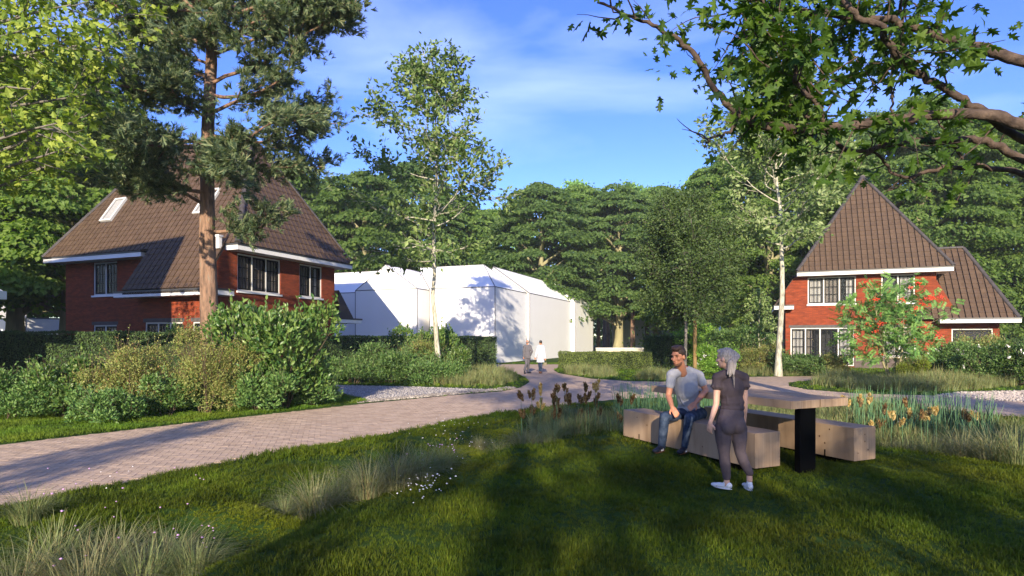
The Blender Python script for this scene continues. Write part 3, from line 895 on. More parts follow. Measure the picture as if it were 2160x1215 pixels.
def tile_plane(o, u, v, poly, holes=()):
    """tiles of a planar roof face: o origin, u along the eaves, v up the slope (unit); poly convex ccw in (u,v). -> list of (matrix, mesh verts/faces or None)"""
    n = Vector(u).cross(Vector(v)).normalized()
    us = [p[0] for p in poly]; vs = [p[1] for p in poly]
    res = []
    r0, r1 = int(math.floor(min(vs) / TH)), int(math.ceil(max(vs) / TH)); c0, c1 = int(math.floor(min(us) / TW)), int(math.ceil(max(us) / TW))
    base = Matrix((Vector(u), Vector(v), n)).transposed().to_4x4()
    for r in range(r0, r1):
        for c in range(c0, c1):
            x0, y0 = c * TW, r * TH
            if any(h[0] < x0 + TW / 2 < h[1] and h[2] < y0 + TH / 2 < h[3] for h in holes): continue
            rect = [(x0, y0), (x0 + TW, y0), (x0 + TW, y0 + TH), (x0, y0 + TH)]
            cl = clip_poly(rect, poly)
            if len(cl) < 3: continue
            ar = 0.5 * abs(sum(cl[i - 1][0] * cl[i][1] - cl[i][0] * cl[i - 1][1] for i in range(len(cl))))
            if ar < 0.008: continue
            m = base.copy(); m.translation = Vector(o) + Vector(u) * x0 + Vector(v) * y0
            if ar > TW * TH * 0.995:
                res.append((m, None, (x0 + TW / 2, y0 + TH / 2)))
            else:
                k = len(cl)
                top = [(max(p[0] - x0, min(.046, max(q_[0] for q_ in cl) - x0)), p[1] - y0, .055 - .07 * (p[1] - y0)) for p in cl]
                bot = [(a, b, .0) for a, b, _ in top]
                res.append((m, (np.array(top + bot), [tuple(range(k))] + [(i, (i + 1) % k, k + (i + 1) % k, k + i)[::-1] for i in range(k)]), (x0 + TW / 2, y0 + TH / 2)))
    return res


def emit_tiles(house, entries, npart, world):
    """the npart tiles nearest the camera become parts, the others one joined part"""
    key = [((world @ m.translation) - cam.location).length for m, g, _ in entries]
    order = np.argsort(key)
    rest = Acc()
    for q, i in enumerate(order):
        m, g, _ = entries[i]
        jit = Matrix.Rotation(random.gauss(0, .006), 4, 'X') @ Matrix.Rotation(random.gauss(0, .006), 4, 'Z')
        m = m @ jit
        if q < npart:
            if g is None: me = TILE_ME
            else:
                bm = bmesh.new(); vs = [bm.verts.new(p) for p in g[0]]
                for f in g[1]: bm.faces.new([vs[k] for k in f])
                me = bpy.data.meshes.new('roof_tile'); bm.to_mesh(me); bm.free(); me.materials.append(M['tile'])
            o = link('roof_tile', me, house); o.matrix_local = m
        else:
            R = np.array(m.to_3x3()); t = np.array(m.translation)
            if g is None: rest.add(TILE_V @ R.T + t, TILE_Q)
            else:
                V = g[0] @ R.T + t; k = len(V) // 2
                rest.add(V, [f for f in g[1][1:]], [(0, i, i + 1) for i in range(1, k - 1)])
    if rest.n: tag(rest.obj('roof_tiling', M['tile'], house), kind='stuff')


def ridge_caps(house, p0, p1, step=0.38, r=0.13):
    p0, p1 = Vector(p0), Vector(p1); L = (p1 - p0).length; n = max(1, round(L / step)); st = L / n
    key = round(st, 3)
    if key not in CAPS:
        a = Acc(); V = []
        for y, rr in ((-.02, r * 1.06), (st * 0.97, r * .9)):
            V += [(rr * math.cos(t), y, rr * 0.8 * math.sin(t)) for t in np.linspace(-.25, math.pi + .25, 7)]
        a.add(V, [(i, i + 1, 7 + i + 1, 7 + i)[::-1] for i in range(6)], [(0, 1, 2), (0, 2, 3), (0, 3, 4), (0, 4, 5), (0, 5, 6)])
        CAPS[key] = a.mesh('ridge_tile', M['ridge'])
    d = (p1 - p0).normalized(); x = d.cross(Vector((0, 0, 1))).normalized(); z = x.cross(d)
    R = Matrix((x, d, z)).transposed().to_4x4()
    for i in range(n):
        m = R.copy(); m.translation = p0 + d * (i * st)
        o = link('ridge_tile', CAPS[key], house); o.matrix_local = m


CAPS = {}
RZ0, RZ1, SL = 6.15, 12.6, 6.45 / 4.17
EW, EL = 8.34, 13.6
RY0, RY1 = 3.36, 10.4


def slab(house, name, x0, x1, y0, y1, z0, z1, mat):
    a = Acc(); a.box((x0, y0, z0), (x1, y1, z1))
    return a.obj(name, mat, house)


def eave(house, x0, x1, y0, y1, z0, gut=True):
    """white boxed eave slab with a dark gutter strip on its upper outer edge"""
    e = slab(house, 'eave_board', x0, x1, y0, y1, z0, z0 + .205, M['white'])
    if gut:
        g = Acc(); g.box((x0 - .025, y0 - .025, z0 + .208), (x1 + .025, y1 + .025, z0 + .29)); g.obj('gutter', M['gutter'], e)
    return e


def build_house(label, loc, rz, front, wing, npart):
    h = thing('brick_house', label, 'house', loc, rz, 'steep roofed brick houses')
    W = Matrix.Translation(Vector(loc)) @ Matrix.Rotation(rz, 4, 'Z')
    ov = .7; X0, X1, Y0, Y1 = ov, EW - ov, ov, EL - ov; ZT = 5.85
    # openings: hip side (y = Y0), long side (x = X0), extension (x = -.65)
    ux0, ux1 = .66, 3.40
    up = [(ux0, ux1, 4.06, 5.80), (4.78, 6.56, 4.06, 5.80)]
    dn = [(-.35, 3.30, 0.12, 2.55), (4.9, 6.6, 0.75, 2.55)]
    xs = -.65
    polys = wall_with_holes((xs, Y0), (X1, Y0), 0, 4.9, [], .2, (0, 1)) if False else []
    # hip side wall as rectangles with holes up to ZT between x=-.15.. and the sloped strip beside the catslide
    polys += wall_with_holes((0.12, Y0), (X1, Y0), 3.0, ZT, [(a - .12, b - .12, c, d) for a, b, c, d in up], .2, (0, 1))
    polys += wall_with_holes((xs, Y0), (X1, Y0), 0.0, 3.0, [(a - xs, b - xs, c, d) for a, b, c, d in dn], .2, (0, 1))
    polys += [[(xs, Y0, 3.0), (.12, Y0, 3.0), (.12, Y0, ZT), (-.12, Y0, ZT), (xs, Y0, 5.02)]]
    # long side: main wall right of the extension, wall of the extension and its cheek
    polys += wall_with_holes((X0, Y1), (X0, 5.5), 0, ZT, [(Y1 - 10.7, Y1 - 8.87, 4.1, 5.82), (Y1 - 10.7, Y1 - 8.9, .8, 2.55)], .2, (1, 0))
    polys += wall_with_holes((xs, 5.5), (xs, Y0), 0, 5.0, [(5.5 - 5.05, 5.5 - 2.6, .8, 2.6), (5.5 - 2.0, 5.5 - 1.1, .1, 2.6)], .2, (1, 0))
    polys += [[(xs, 5.5, 0), (X0, 5.5, 0), (X0, 5.5, ZT), (-.12, 5.5, ZT), (xs, 5.5, 5.02)][::-1]]
    polys += [[(X1, Y0, 0), (X1, Y1, 0), (X1, Y1, ZT), (X1, Y0, ZT)], [(X1, Y1, 0), (X0, Y1, 0), (X0, Y1, ZT), (X1, Y1, ZT)]]
    link('wall', wall_mesh('wall', polys, M['brick1']), h)
    pl = []
    for (a, b) in (((xs - .012, Y0 - .012), (-.35, Y0 - .012)), ((3.30, Y0 - .012), (X1 + .012, Y0 - .012))):
        pl.append([(a[0], a[1], 0), (b[0], b[1], 0), (b[0], b[1], .62), (a[0], a[1], .62)])
    for q in pl: link('plinth', wall_mesh('plinth', [q], M['plinth']), h)
    # windows
    fx = (1, 0, 0)
    if front:
        window(h, (ux0, Y0), fx, ux1 - ux0, 4.06, 5.80, [1, 1, 1], fills=['curtain', ('blind_or_dark', 0, 1), ('curtain', .45, 1)])
        window(h, (4.78, Y0), fx, 1.78, 4.06, 5.80, [1, 1], fills=['room', 'curtain'])
        window(h, (-.35, Y0), fx, 3.65, .12, 2.55, [1, 1, 1.25, 1], cols=3, rows=4, fills=['curtain', ('blind_or_dark', 0, .45), None, 'curtain'], lintel=True, sill=False, name='glazed_front')
        window(h, (4.9, Y0), fx, 1.7, .75, 2.55, [1, 1], fills=['curtain', 'curtain'], lintel=True)
    else:
        window(h, (ux0, Y0), fx, ux1 - ux0, 4.06, 5.80, [1, 1, 1], fills=['blind_or_dark', 'blind_or_dark', 'blind_or_dark'])
        window(h, (4.78, Y0), fx, 1.78, 4.06, 5.80, [1, 1], fills=['blind_or_dark', ('curtain', .5, 1)])
        window(h, (-.35, Y0), fx, 3.65, .12, 2.55, [1, 1, 1, 1], rows=4, fills=['room', 'room', 'room', 'room'], lintel=True, sill=False, name='glazed_front')
        window(h, (4.9, Y0), fx, 1.7, .75, 2.55, [1, 1], fills=['room', 'room'], lintel=True)
    fy = (0, -1, 0)
    window(h, (X0, 10.7), fy, 1.83, 4.1, 5.82, [1, 1], fills=['room', None])
    window(h, (X0, 10.7), fy, 1.8, .8, 2.55, [1, 1], fills=[None, 'curtain'], lintel=True)
    window(h, (xs, 5.05), fy, 2.45, .8, 2.6, [1, 1, 1], fills=['room', 'room', 'room'], lintel=True)
    window(h, (xs, 2.0), fy, .9, .1, 2.6, [1], rows=5, fills=['room'], lintel=True, sill=False)
    # boxed eaves
    eave(h, 0, X0 - .003, 6.2, EL, ZT); eave(h, 0, EW, 0, Y0 - .003, ZT)
    eave(h, 0.0, .45, Y0, 1.12, ZT)
    eave(h, 0, EW, Y1 + .003, EL + .0, ZT) ; eave(h, X1 + .003, EW, Y0, Y1, ZT)
    eave(h, -1.35, xs - .003, .0, 6.2, 3.74); eave(h, xs, -.2, 0, Y0 - .003, 3.74)
    # roof deck (closed shell a little below the tiles)
    e = -.05
    D = [(0, 0), (EW, 0), (EW, EL), (0, EL)]
    bmv = [(x, y, RZ0 + e) for x, y in D] + [(4.17, RY0, RZ1 + e), (4.17, RY1, RZ1 + e)]
    cs = -1.35
    V = bmv + [(0, .72, RZ0 + e), (0, 5.6, RZ0 + e), (cs, .72, RZ0 + SL * cs + e), (cs, 5.6, RZ0 + SL * cs + e), (cs, .72, RZ0 + SL * cs - .2), (cs, 5.6, RZ0 + SL * cs - .2), (.2, .72, RZ0 - .1), (.2, 5.6, RZ0 - .1)]
    bm = bmesh.new(); vs = [bm.verts.new(p) for p in V]
    for f in ((0, 4, 1), (1, 4, 5, 2), (2, 5, 3), (3, 5, 4, 0), (0, 1, 2, 3), (6, 7, 9, 8), (8, 9, 11, 10), (6, 8, 10, 12), (7, 13, 11, 9), (12, 10, 11, 13)): bm.faces.new([vs[i] for i in f])
    bmesh.ops.recalc_face_normals(bm, faces=bm.faces)
    me = bpy.data.meshes.new('roof'); bm.to_mesh(me); bm.free(); me.materials.append(M['deck'])
    roof = link('roof', me, h)
    # tiles
    ent = []
    cf = 4.17 / math.hypot(4.17, 6.45); sf = 6.45 / math.hypot(4.17, 6.45); Lf = math.hypot(4.17, 6.45)
    sk = []
    if not front:
        sk = [(10.1, 10.98, 1.25, 2.15), (3.2, 4.08, 1.15, 2.05)]
    # long side x=0: u along -y so that the normal points out (-x)
    o = (0, EL, RZ0); u = (0, -1, 0); v = (cf, 0, sf)
    poly = [(0, 0), (EL, 0), (EL - RY0, Lf), (EL - RY1, Lf)]
    skh = [(EL - b, EL - a, c / cf, d / cf) for a, b, c, d in sk]
    if not front:
        ent += tile_plane(o, u, v, poly, skh)
        ent += tile_plane(o, u, v, [(EL - 5.6, -1.35 / cf), (EL - .72, -1.35 / cf), (EL - .72, 0), (EL - 5.6, 0)])
        for (a, b, c, d), hh in zip(sk, skh):
            n = Vector(u).cross(Vector(v)); Mx = Matrix((Vector(u), Vector(v), n)).transposed().to_4x4(); Mx.translation = Vector(o) + Vector(u) * hh[0] + Vector(v) * hh[2]
            w_, l_ = hh[1] - hh[0], hh[3] - hh[2]
            f = Acc(); f.box((0, 0, -.02), (.09, l_, .1)); f.box((w_ - .09, 0, -.02), (w_, l_, .1)); f.box((.09, 0.001, -.019), (w_ - .09, .09, .099)); f.box((.09, l_ - .09, -.019), (w_ - .09, l_ - .001, .099))
            fo = f.obj('skylight', M['frame'], h); fo.matrix_local = Mx
            g = Acc(); g.box((.092, .092, .03), (w_ - .092, l_ - .092, .05)); g.obj('pane', M['glass'], fo)
            g = Acc(); g.box((.092, .092, -.01), (w_ - .092, l_ - .092, 0.0)); g.obj('blind_or_dark', M['curtain'], fo)
    # hip side y=0
    ch = RY0 / math.hypot(RY0, 6.45); sh = 6.45 / math.hypot(RY0, 6.45); Lh = math.hypot(RY0, 6.45)
    ent += tile_plane((0, 0, RZ0), (1, 0, 0), (0, ch, sh), [(0, 0), (EW, 0), (4.17, Lh)])
    if wing:
        wx1, wz, wy = 11.54, 3.06, .3; rx, ry, rz_ = 9.67, 3.2, 7.56
        cw = (ry - wy) / math.hypot(ry - wy, rz_ - wz); sw = (rz_ - wz) / math.hypot(ry - wy, rz_ - wz); Lw = math.hypot(ry - wy, rz_ - wz)
        ent += tile_plane((7.0, wy, wz), (1, 0, 0), (0, cw, sw), [(0, 0), (wx1 - 7, 0), (rx - 7, Lw), (0, Lw)])
        V = [(6.5, wy, wz - .05), (wx1, wy, wz - .05), (wx1, 2 * ry - wy, wz - .05), (6.5, 2 * ry - wy, wz - .05), (6.5, ry, rz_ - .05), (rx, ry, rz_ - .05)]
        bm = bmesh.new(); vs = [bm.verts.new(p) for p in V]
        for f in ((0, 1, 5, 4), (1, 2, 5), (2, 3, 4, 5), (3, 0, 4), (0, 3, 2, 1)): bm.faces.new([vs[i] for i in f])
        bmesh.ops.recalc_face_normals(bm, faces=bm.faces)
        me = bpy.data.meshes.new('wing_roof'); bm.to_mesh(me); bm.free(); me.materials.append(M['deck'])
        link('wing_roof', me, h)
        eave(h, 7.66, wx1, wy - .35, 1.0, 2.77)
        slab(h, 'eave_board', wx1 - .66, wx1, 1.003, 2 * ry - wy, 2.77, 2.975, M['white'])
        polys = wall_with_holes((7.645, 1.01), (10.85, 1.01), 0, 2.77, [(.85, 2.9, .3, 2.45)], .2, (0, 1)) + [[(10.85, 1.01, 0), (10.85, 5.4, 0), (10.85, 5.4, 2.77), (10.85, 1.01, 2.77)]]
        polys += [[(7.645, Y0, 2.9), (8.95, Y0, 2.9), (7.645, Y0, 5.42)], [(7.645, 1.0, 2.9), (7.645, 1.0, 5.42), (8.95, 1.0, 2.9)], [(8.95, Y0, 2.9), (8.95, 1.0, 2.9), (7.645, 1.0, 5.42), (7.645, Y0, 5.42)]]
        link('wing_wall', wall_mesh('wing_wall', polys, M['brick1']), h)
        window(h, (8.495, 1.01), fx, 2.05, .3, 2.45, [1], cols=1, rows=4, fill='room', name='garage_door')
        ridge_caps(h, (wx1, wy, wz + .02), (rx, ry, rz_ + .02)); ridge_caps(h, (7.2, ry, rz_ + .03), (rx, ry, rz_ + .03))
    else:
        eave(h, 7.66, 9.75, .35, 3.0, 2.75)
        a = Acc(); a.add([(7.65, .4, 3.05), (9.0, .4, 3.05), (7.65, .4, 4.6), (7.65, 3, 3.05), (9.0, 3, 3.05), (7.65, 3, 4.6)], [(0, 1, 4, 3), (1, 2, 5, 4)], [(0, 2, 1), (3, 4, 5)])
        a.obj('porch_roof', M['ridge'], h)
    emit_tiles(h, ent, npart, W)
    t = .03
    for p, q in (((0, 0, RZ0 + t), (4.17, RY0, RZ1 + t)), ((EW, 0, RZ0 + t), (4.17, RY0, RZ1 + t)), ((0, EL, RZ0 + t), (4.17, RY1, RZ1 + t)), ((4.17, RY0, RZ1 + t + .02), (4.17, RY1, RZ1 + t + .02))):
        ridge_caps(h, p, q)
    if not front:
        a = Acc(); a.box((-.32, .78, 5.9), (-.14, .95, 6.42)); a.box((-.36, .74, 6.42), (-.1, .99, 6.5)); a.obj('vent_box', M['white'], h)
    return h


H1_LOC, H2_LOC = (-12.3, 26.93, 0), (18.25, 38.43, 0)
RZ_A = math.atan2(.929, .369); RZ_B = math.atan2(-.369, .929)
build_house('large brick house with skylights in its brown roof behind the pine', H1_LOC, RZ_A, False, False, 300)
build_house('bright red brick house with pyramid-like front roof behind the rowan tree', H2_LOC, RZ_B, True, True, 300)


# ------------------------------------------------------------------ plain white buildings
def massing(label, loc, rz, w, d, ze, zr, hip0=0.0, hip1=0.0, gable_front=None, roof=True):
    """plain white block, long axis x (w), depth y (d), ridge along x at d/2, hips inset at both ends; thin grey edge strips"""
    h = thing('white_building', label, 'building', loc, rz, 'plain white buildings behind the hedges')
    V = [(0, 0, 0), (w, 0, 0), (w, d, 0), (0, d, 0), (0, 0, ze), (w, 0, ze), (w, d, ze), (0, d, ze), (hip0, d / 2, zr), (w - hip1, d / 2, zr)]
    walls = [(0, 1, 5, 4), (1, 2, 6, 5), (2, 3, 7, 6), (3, 0, 4, 7)]
    rf = [(4, 5, 9, 8), (6, 7, 8, 9)]; tr = [(5, 6, 9), (7, 4, 8)]
    a = Acc(); a.add(V, walls); a.obj('wall', M['render'], h)
    a = Acc(); a.add(V[4:], [[i - 4 for i in f] for f in rf], [[i - 4 for i in f] for f in tr]); a.obj('roof', M['render'], h)
    e = Acc()
    for i, j in ((4, 5), (5, 6), (6, 7), (7, 4), (4, 8), (7, 8), (5, 9), (6, 9), (8, 9), (0, 4), (1, 5), (2, 6), (3, 7)):
        e.tube([V[i], V[j]], .035, 6)
    e.obj('edge_line', M['edge'], h)  # drawn outline strips added along the edges, no building part
    return h


# wall runs to the right along b = (.369,.929); long block A with its front facing the camera
ga, gb = np.array((-.929, .369)), np.array((.369, .929))
A0 = np.array((-1.28, 45.2))
rzA = math.atan2(-.369, .929)                       # local x points right along the front faces
p = A0 + ga * 5.6
massing('white building block with hipped roof end beside the road, left of the walkers', (p[0], p[1], 0), rzA, 5.6, 6.8, 5.78, 7.93, -3.0, 2.48)
p = A0 + ga * 6.3 - gb * .7
massing('white gable-fronted block between the hedge and the other white blocks', (p[0], p[1], 0), RZ_A, 8.0, 5.8, 5.78, 7.75)
p = A0 + ga * 24 + gb * .9
massing('white wing running behind the left brick house', (p[0], p[1], 0), rzA, 11.8, 6.0, 5.78, 7.9, 0, -2.5)
p = A0 + gb * 6.9 - ga * .25
pass
# long block: ridge along b -> local x along b; origin so that its right-hand wall faces the road
massing('long white block stretching back along the road', (p[0], p[1], 0), RZ_A, 12.5, 5.0, 5.78, 7.93, -2.0, -1.0)
p = A0 + gb * 19.6 - ga * .75
massing('narrow white end block farthest along the road', (p[0], p[1], 0), RZ_A, 7.6, 5.2, 5.78, 7.93, 0.9, 3.0)
# far left and far right behind the trees
massing('tall white block behind the tree trunks at the left edge', (-62, 50, 0), rzA, 20, 8, 6.0, 6.1)
massing('low white block with a flat roof at the left behind the hedge', (-40.5, 46.5, 0), rzA, 4.5, 5, 3.4, 3.45)
massing('pale building seen between the far trunks', (14, 84, 0), rzA, 14, 8, 5.8, 7.9)
# white house just outside the frame on the left: its eave tip shows, its shadow falls on the brick house
h0 = massing('white house at the left edge showing only its eave tip', (-44, 9.0, 0), 0.07 * -1, 27.0, 9.0, 6.2, 11.8)
a = Acc(); a.box((24, 9.01, 0), (27.2, 10.5, 3.0)); a.obj('annex', M['render'], h0)
a = Acc(); a.box((24, 9.01, 3.003), (28.06, 11.1, 3.25)); a.add([(24, 9.01, 3.26), (28.0, 9.01, 3.26), (28.0, 11.05, 3.26), (24, 11.05, 3.26), (24, 9.6, 4.3), (27.2, 9.6, 4.3)], [(0, 1, 5, 4), (2, 3, 4, 5)], [(1, 2, 5)]); a.obj('annex_roof', M['white'], h0)
# low pale garden wall at the end of the road
t = thing('garden_wall', 'low cream garden wall beyond the low hedge', 'wall', (8.4, 60, 0), 0)
a = Acc(); a.box((0, 0, 0), (9.5, .3, .9)); a.obj('masonry', mat_noise('cream_wall', [(0.3, (0.5, 0.45, 0.32)), (0.7, (0.56, 0.51, 0.38))], 2, .9), t)
a = Acc(); a.box((-.04, -.04, .903), (9.54, .34, .97)); a.obj('coping', M['frame'], t)
SHADE = [(-2.6, -6.3, .27, 1.1, 'smallest tree behind the viewer'), (-7.6, -6.5, .40, 2.2, 'small tree behind the viewer, near left'), (-0.6, -16, .56, .3, 'tall-stemmed tree behind the viewer, middle left'), (1.5, -18, .60, 3.3, 'tall-stemmed tree behind the viewer, middle'), (3.6, -15.5, .52, 5.1, 'tall-stemmed tree behind the viewer, middle right'), (6.6, -13, .52, 1.7, 'oak-like tree behind the viewer, right'),
         (-2.5, -27, 1.1, 2.9, 'tall sparse tree far behind the viewer'), (11, -12, .8, 4.1, 'oak-like tree behind the viewer, far right'),
         (-15.5, -9, .62, 5.0, 'small tree behind the viewer, far left')]
# ------------------------------------------------------------------ trees
def walk(start, d, L, n, wob, up, r):
    """a wandering branch polyline"""
    p = np.array(start, float); d = unit(np.array(d, float)); pts = [p.copy()]
    for i in range(n):
        d = unit(d + r.normal(0, wob, 3) + np.array((0, 0, up)))
        p = p + d * (L / n); pts.append(p.copy())
    return np.array(pts)


def tree_skeleton(r, trunk, r0, r1, first, nb, blen, rise, wob, up, sub, sublen, twig, twiglen, top_len=0.35, brad=0.5, lmask=None):
    """trunk polyline, branches from fraction `first` up; returns wood Acc and arrays of twig points, directions"""
    acc = Acc(); n = len(trunk)
    rad = r0 + (r1 - r0) * (np.linspace(0, 1, n) ** 0.8)
    rad[0] *= 1.35
    rough_tube(acc, trunk, rad, 18, 70, .05, 3, r) if r0 > .09 else acc.tube(trunk, rad, 10)
    LP = []; LD = []
    seg = np.linalg.norm(np.diff(trunk, axis=0), axis=1); cum = np.concatenate(([0], np.cumsum(seg)))
    for i in range(nb):
        f = first + (1 - first) * (i + r.uniform(0, .9)) / nb
        s = f * cum[-1]; k = min(np.searchsorted(cum, s), n - 1); t = (s - cum[k - 1]) / max(seg[k - 1], 1e-6)
        p = trunk[k - 1] * (1 - t) + trunk[k] * t; rr = np.interp(s, cum, rad)
        g = (f - first) / (1 - first)
        L = blen * (1 - (1 - top_len) * g) * r.uniform(.75, 1.15) * (min(1, .55 + 1.6 * g) if first > .2 else 1)
        a = i * 2.399 + r.uniform(-.5, .5)
        el = rise[0] + (rise[1] - rise[0]) * g + r.normal(0, .1)
        d = np.array((math.cos(a) * math.cos(el), math.sin(a) * math.cos(el), math.sin(el)))
        br = walk(p, d, L, 7, wob, up, r); b0 = max(.008, rr * brad)
        acc.tube(br, np.linspace(b0, b0 * .25, 8), 6)
        for q in range(sub):
            w = r.uniform(.25, 1); j = w * 7; jj = min(6, int(j)); sp = br[jj] * (1 - (j - jj)) + br[jj + 1] * (j - jj)
            bd = unit(br[jj + 1] - br[jj]); sd = unit(bd + unit(np.cross(bd, (0, 0, 1))) * r.choice((-1, 1)) * r.uniform(.5, 1.2) + np.array((0, 0, r.uniform(-.2, .5))))
            sb = walk(sp, sd, sublen * L * r.uniform(.6, 1.2), 5, wob, up * .6, r)
            acc.tube(sb, np.linspace(b0 * .4, .006, 6), 5)
            for e in range(twig):
                m = r.uniform(.25, 1) * 5; mm = min(4, int(m)); tp = sb[mm] * (1 - (m - mm)) + sb[mm + 1] * (m - mm)
                td = unit(unit(sb[mm + 1] - sb[mm]) + r.normal(0, .55, 3))
                tw = walk(tp, td, twiglen * r.uniform(.5, 1.2), 3, .15, 0, r)
                acc.tube(tw, [.006, .005, .004, .003], 3)
                LP += list(tw[1:]); LD += [td] * 3
            LP += list(sb[2:]); LD += [sd] * 4
        LP += list(br[4:]); LD += [d] * 4
    LP.append(trunk[-1]); LD.append(np.array((0, 0, 1.)))
    return acc, np.array(LP), np.array(LD)


def leaves_at(r, LP, LD, per, spread, size, tpl, tilt=.55, droop=.25):
    n = len(LP) * per
    pos = np.repeat(LP, per, 0) + r.normal(0, spread, (n, 3))
    d = np.repeat(LD, per, 0) + r.normal(0, .75, (n, 3)); d[:, 2] -= droop
    nrm = np.array((0, -.1, .8)) + r.normal(0, tilt + .3, (n, 3))
    return scatter(tpl[0], tpl[1], pos, d, nrm, r.uniform(.65, 1.2, n) * size)


def bent_trunk(r, x, y, H, wob, n=12, z0=-.1):
    t = np.linspace(0, 1, n + 1)
    dx = np.cumsum(np.concatenate(([0], r.normal(0, wob, n)))); dy = np.cumsum(np.concatenate(([0], r.normal(0, wob, n))))
    dx -= t * dx[-1] * .6; dy -= t * dy[-1] * .6
    return np.stack([dx, dy, z0 + t * (H - z0)], -1)


def put_tree(name, label, cat, loc, wood, bark, leafVF, leafmat, group=None, rz=0):
    t = thing(name, label, cat, (*loc, 0), rz, group)
    wood.obj('trunk', bark, t, True)
    obj_np('crown', leafVF[0], leafVF[1], leafmat, t)
    return t


# --- slender pale-barked trees
r = np.random.default_rng(21)
x, y = (930 - CX) / F_PX * 25, 25
tr = bent_trunk(r, 0, 0, 12.7, .07, 14)
w, lp, ld = tree_skeleton(r, tr, .125, .02, .40, 38, 4.2, (.12, .6), .12, .03, 7, .42, 4, .4, .36)
put_tree('slender_tree', 'tall slender tree with whitish trunk in front of the white blocks', 'tree', (x, y), w, M['bark_pale'],
         leaves_at(r, lp, ld, 2, .12, .235, LEAF4, .6, .35), M['lf_birch'], 'slender pale trees', 2.2)
r = np.random.default_rng(29)
x, y = (1642 - CX) / F_PX * 29.5, 29.5
tr = bent_trunk(r, 0, 0, 14.8, .075, 14)
w, lp, ld = tree_skeleton(r, tr, .16, .03, .41, 34, 4.6, (.12, .95), .13, .04, 7, .42, 4, .45, .3)
put_tree('slender_tree', 'tall pale-trunked tree rising beside the right brick house', 'tree', (x, y), w, M['bark_pale'],
         leaves_at(r, lp, ld, 4, .17, .26, LEAF4, .6, .3), M['lf_pale'], 'slender pale trees', .6)
# sapling of the same kind beside it
r = np.random.default_rng(31)
tr = bent_trunk(r, 0, 0, 4.2, .04, 8)
w, lp, ld = tree_skeleton(r, tr, .04, .01, .1, 16, 1.2, (.3, .8), .14, .05, 4, .45, 2, .25)
put_tree('sapling', 'thin pale sapling left of the right brick house', 'tree', ((1603 - CX) / F_PX * 33, 33), w, M['bark_pale'], leaves_at(r, lp, ld, 3, .1, .17, LEAF4), M['lf_pale'])

# --- staked young tree with small dense leaves
r = np.random.default_rng(41)
x, y = (1447 - CX) / F_PX * 30, 30
tr = bent_trunk(r, 0, 0, 7.7, .04, 12)
w, lp, ld = tree_skeleton(r, tr, .10, .02, .40, 46, 3.5, (.15, 1.15), .16, .05, 10, .45, 5, .45, .30)
put_tree('staked_tree', 'round-crowned young tree with dense dark leaves behind the seated man', 'tree', (x, y), w, M['bark_grey'],
         leaves_at(r, lp, ld, 7, .22, .145, LEAF4, .8, .3), M['lf_dark'])
t = thing('tree_stake', 'ochre wooden stake beside the young tree trunk', 'stake', ((1466 - CX) / F_PX * 30.4, 30.4, 0))
a = Acc(); a.tube([(0, 0, -.1), (0, .01, 2.0), (.02, 0, 3.9)], [.10, .095, .09], 10); a.obj('post', M['bark_stake'], t, True)
a = Acc(); a.tube([(-.45, -.3, 3.0), (0.05, -.09, 3.02)], [.02, .02], 5); a.obj('tie', M['black'], t)

# --- rowan with berries
r = np.random.default_rng(47)
x, y = (1882 - CX) / F_PX * 26.5, 26.5
w = Acc(); LPs = []; LDs = []
for i in range(4):
    a_ = i * 1.57 + .4
    tr = walk((math.cos(a_) * .12, math.sin(a_) * .12, -.05), (math.cos(a_) * .28, math.sin(a_) * .28, 1), 3.0 + .3 * i, 9, .06, .02, r)
    w2, lp, ld = tree_skeleton(r, tr, .06, .015, .25, 14, 1.95, (.2, .85), .15, .02, 4, .5, 2, .3, .5)
    w.V += w2.V; w.Q += [q + w.n for q in w2.Q]; w.n += w2.n
    LPs.append(lp); LDs.append(ld)
lp, ld = np.concatenate(LPs), np.concatenate(LDs)
# pinnate leaf: leaflets in pairs along a rib
pin = Acc()
for k in range(6):
    for sgn in (-1, 1):
        b = np.array((0, .15 + k * .14, -.02 * k * k * .3)); d = np.array((sgn * .34, .14, -.06)); s = np.array((-.03 * sgn, .06, 0)) * 1.2
        pin.add([b, b + d * .5 - s, b + d, b + d * .5 + s], None, [(0, 1, 2), (0, 2, 3)])
PIN = (np.concatenate(pin.V), np.concatenate(pin.T))
t = put_tree('rowan_tree', 'small rowan tree with orange red berry clusters before the right house', 'tree', (x, y), w, M['bark_beech'],
             leaves_at(r, lp[::2], ld[::2], 1, .17, .36, PIN, .5, .45), M['lf_rowan'])
ends = lp[r.permutation(len(lp))[:400]]
ends = ends[(np.hypot(ends[:, 0], ends[:, 1]) > .9) | (ends[:, 2] > 2.6)]
ends = ends[ends[:, 1] < .2][:34]
bme = None
for p in ends:
    if bme is None:
        b = Acc()
        for k in range(26):
            c = r.normal(0, 1, 3) * (.065, .065, .03); b.add(ico_v * .022 + c, None, ico_f)
        bme = b.mesh('berry_cluster', M['berry'])
    o = link('berry_cluster', bme, t); o.location = p + np.array((0, -.28, -.08)); o.rotation_euler = (r.uniform(-.4, .4), r.uniform(-.4, .4), r.uniform(0, 6)); s = r.uniform(.8, 1.3); o.scale = (s, s, s)

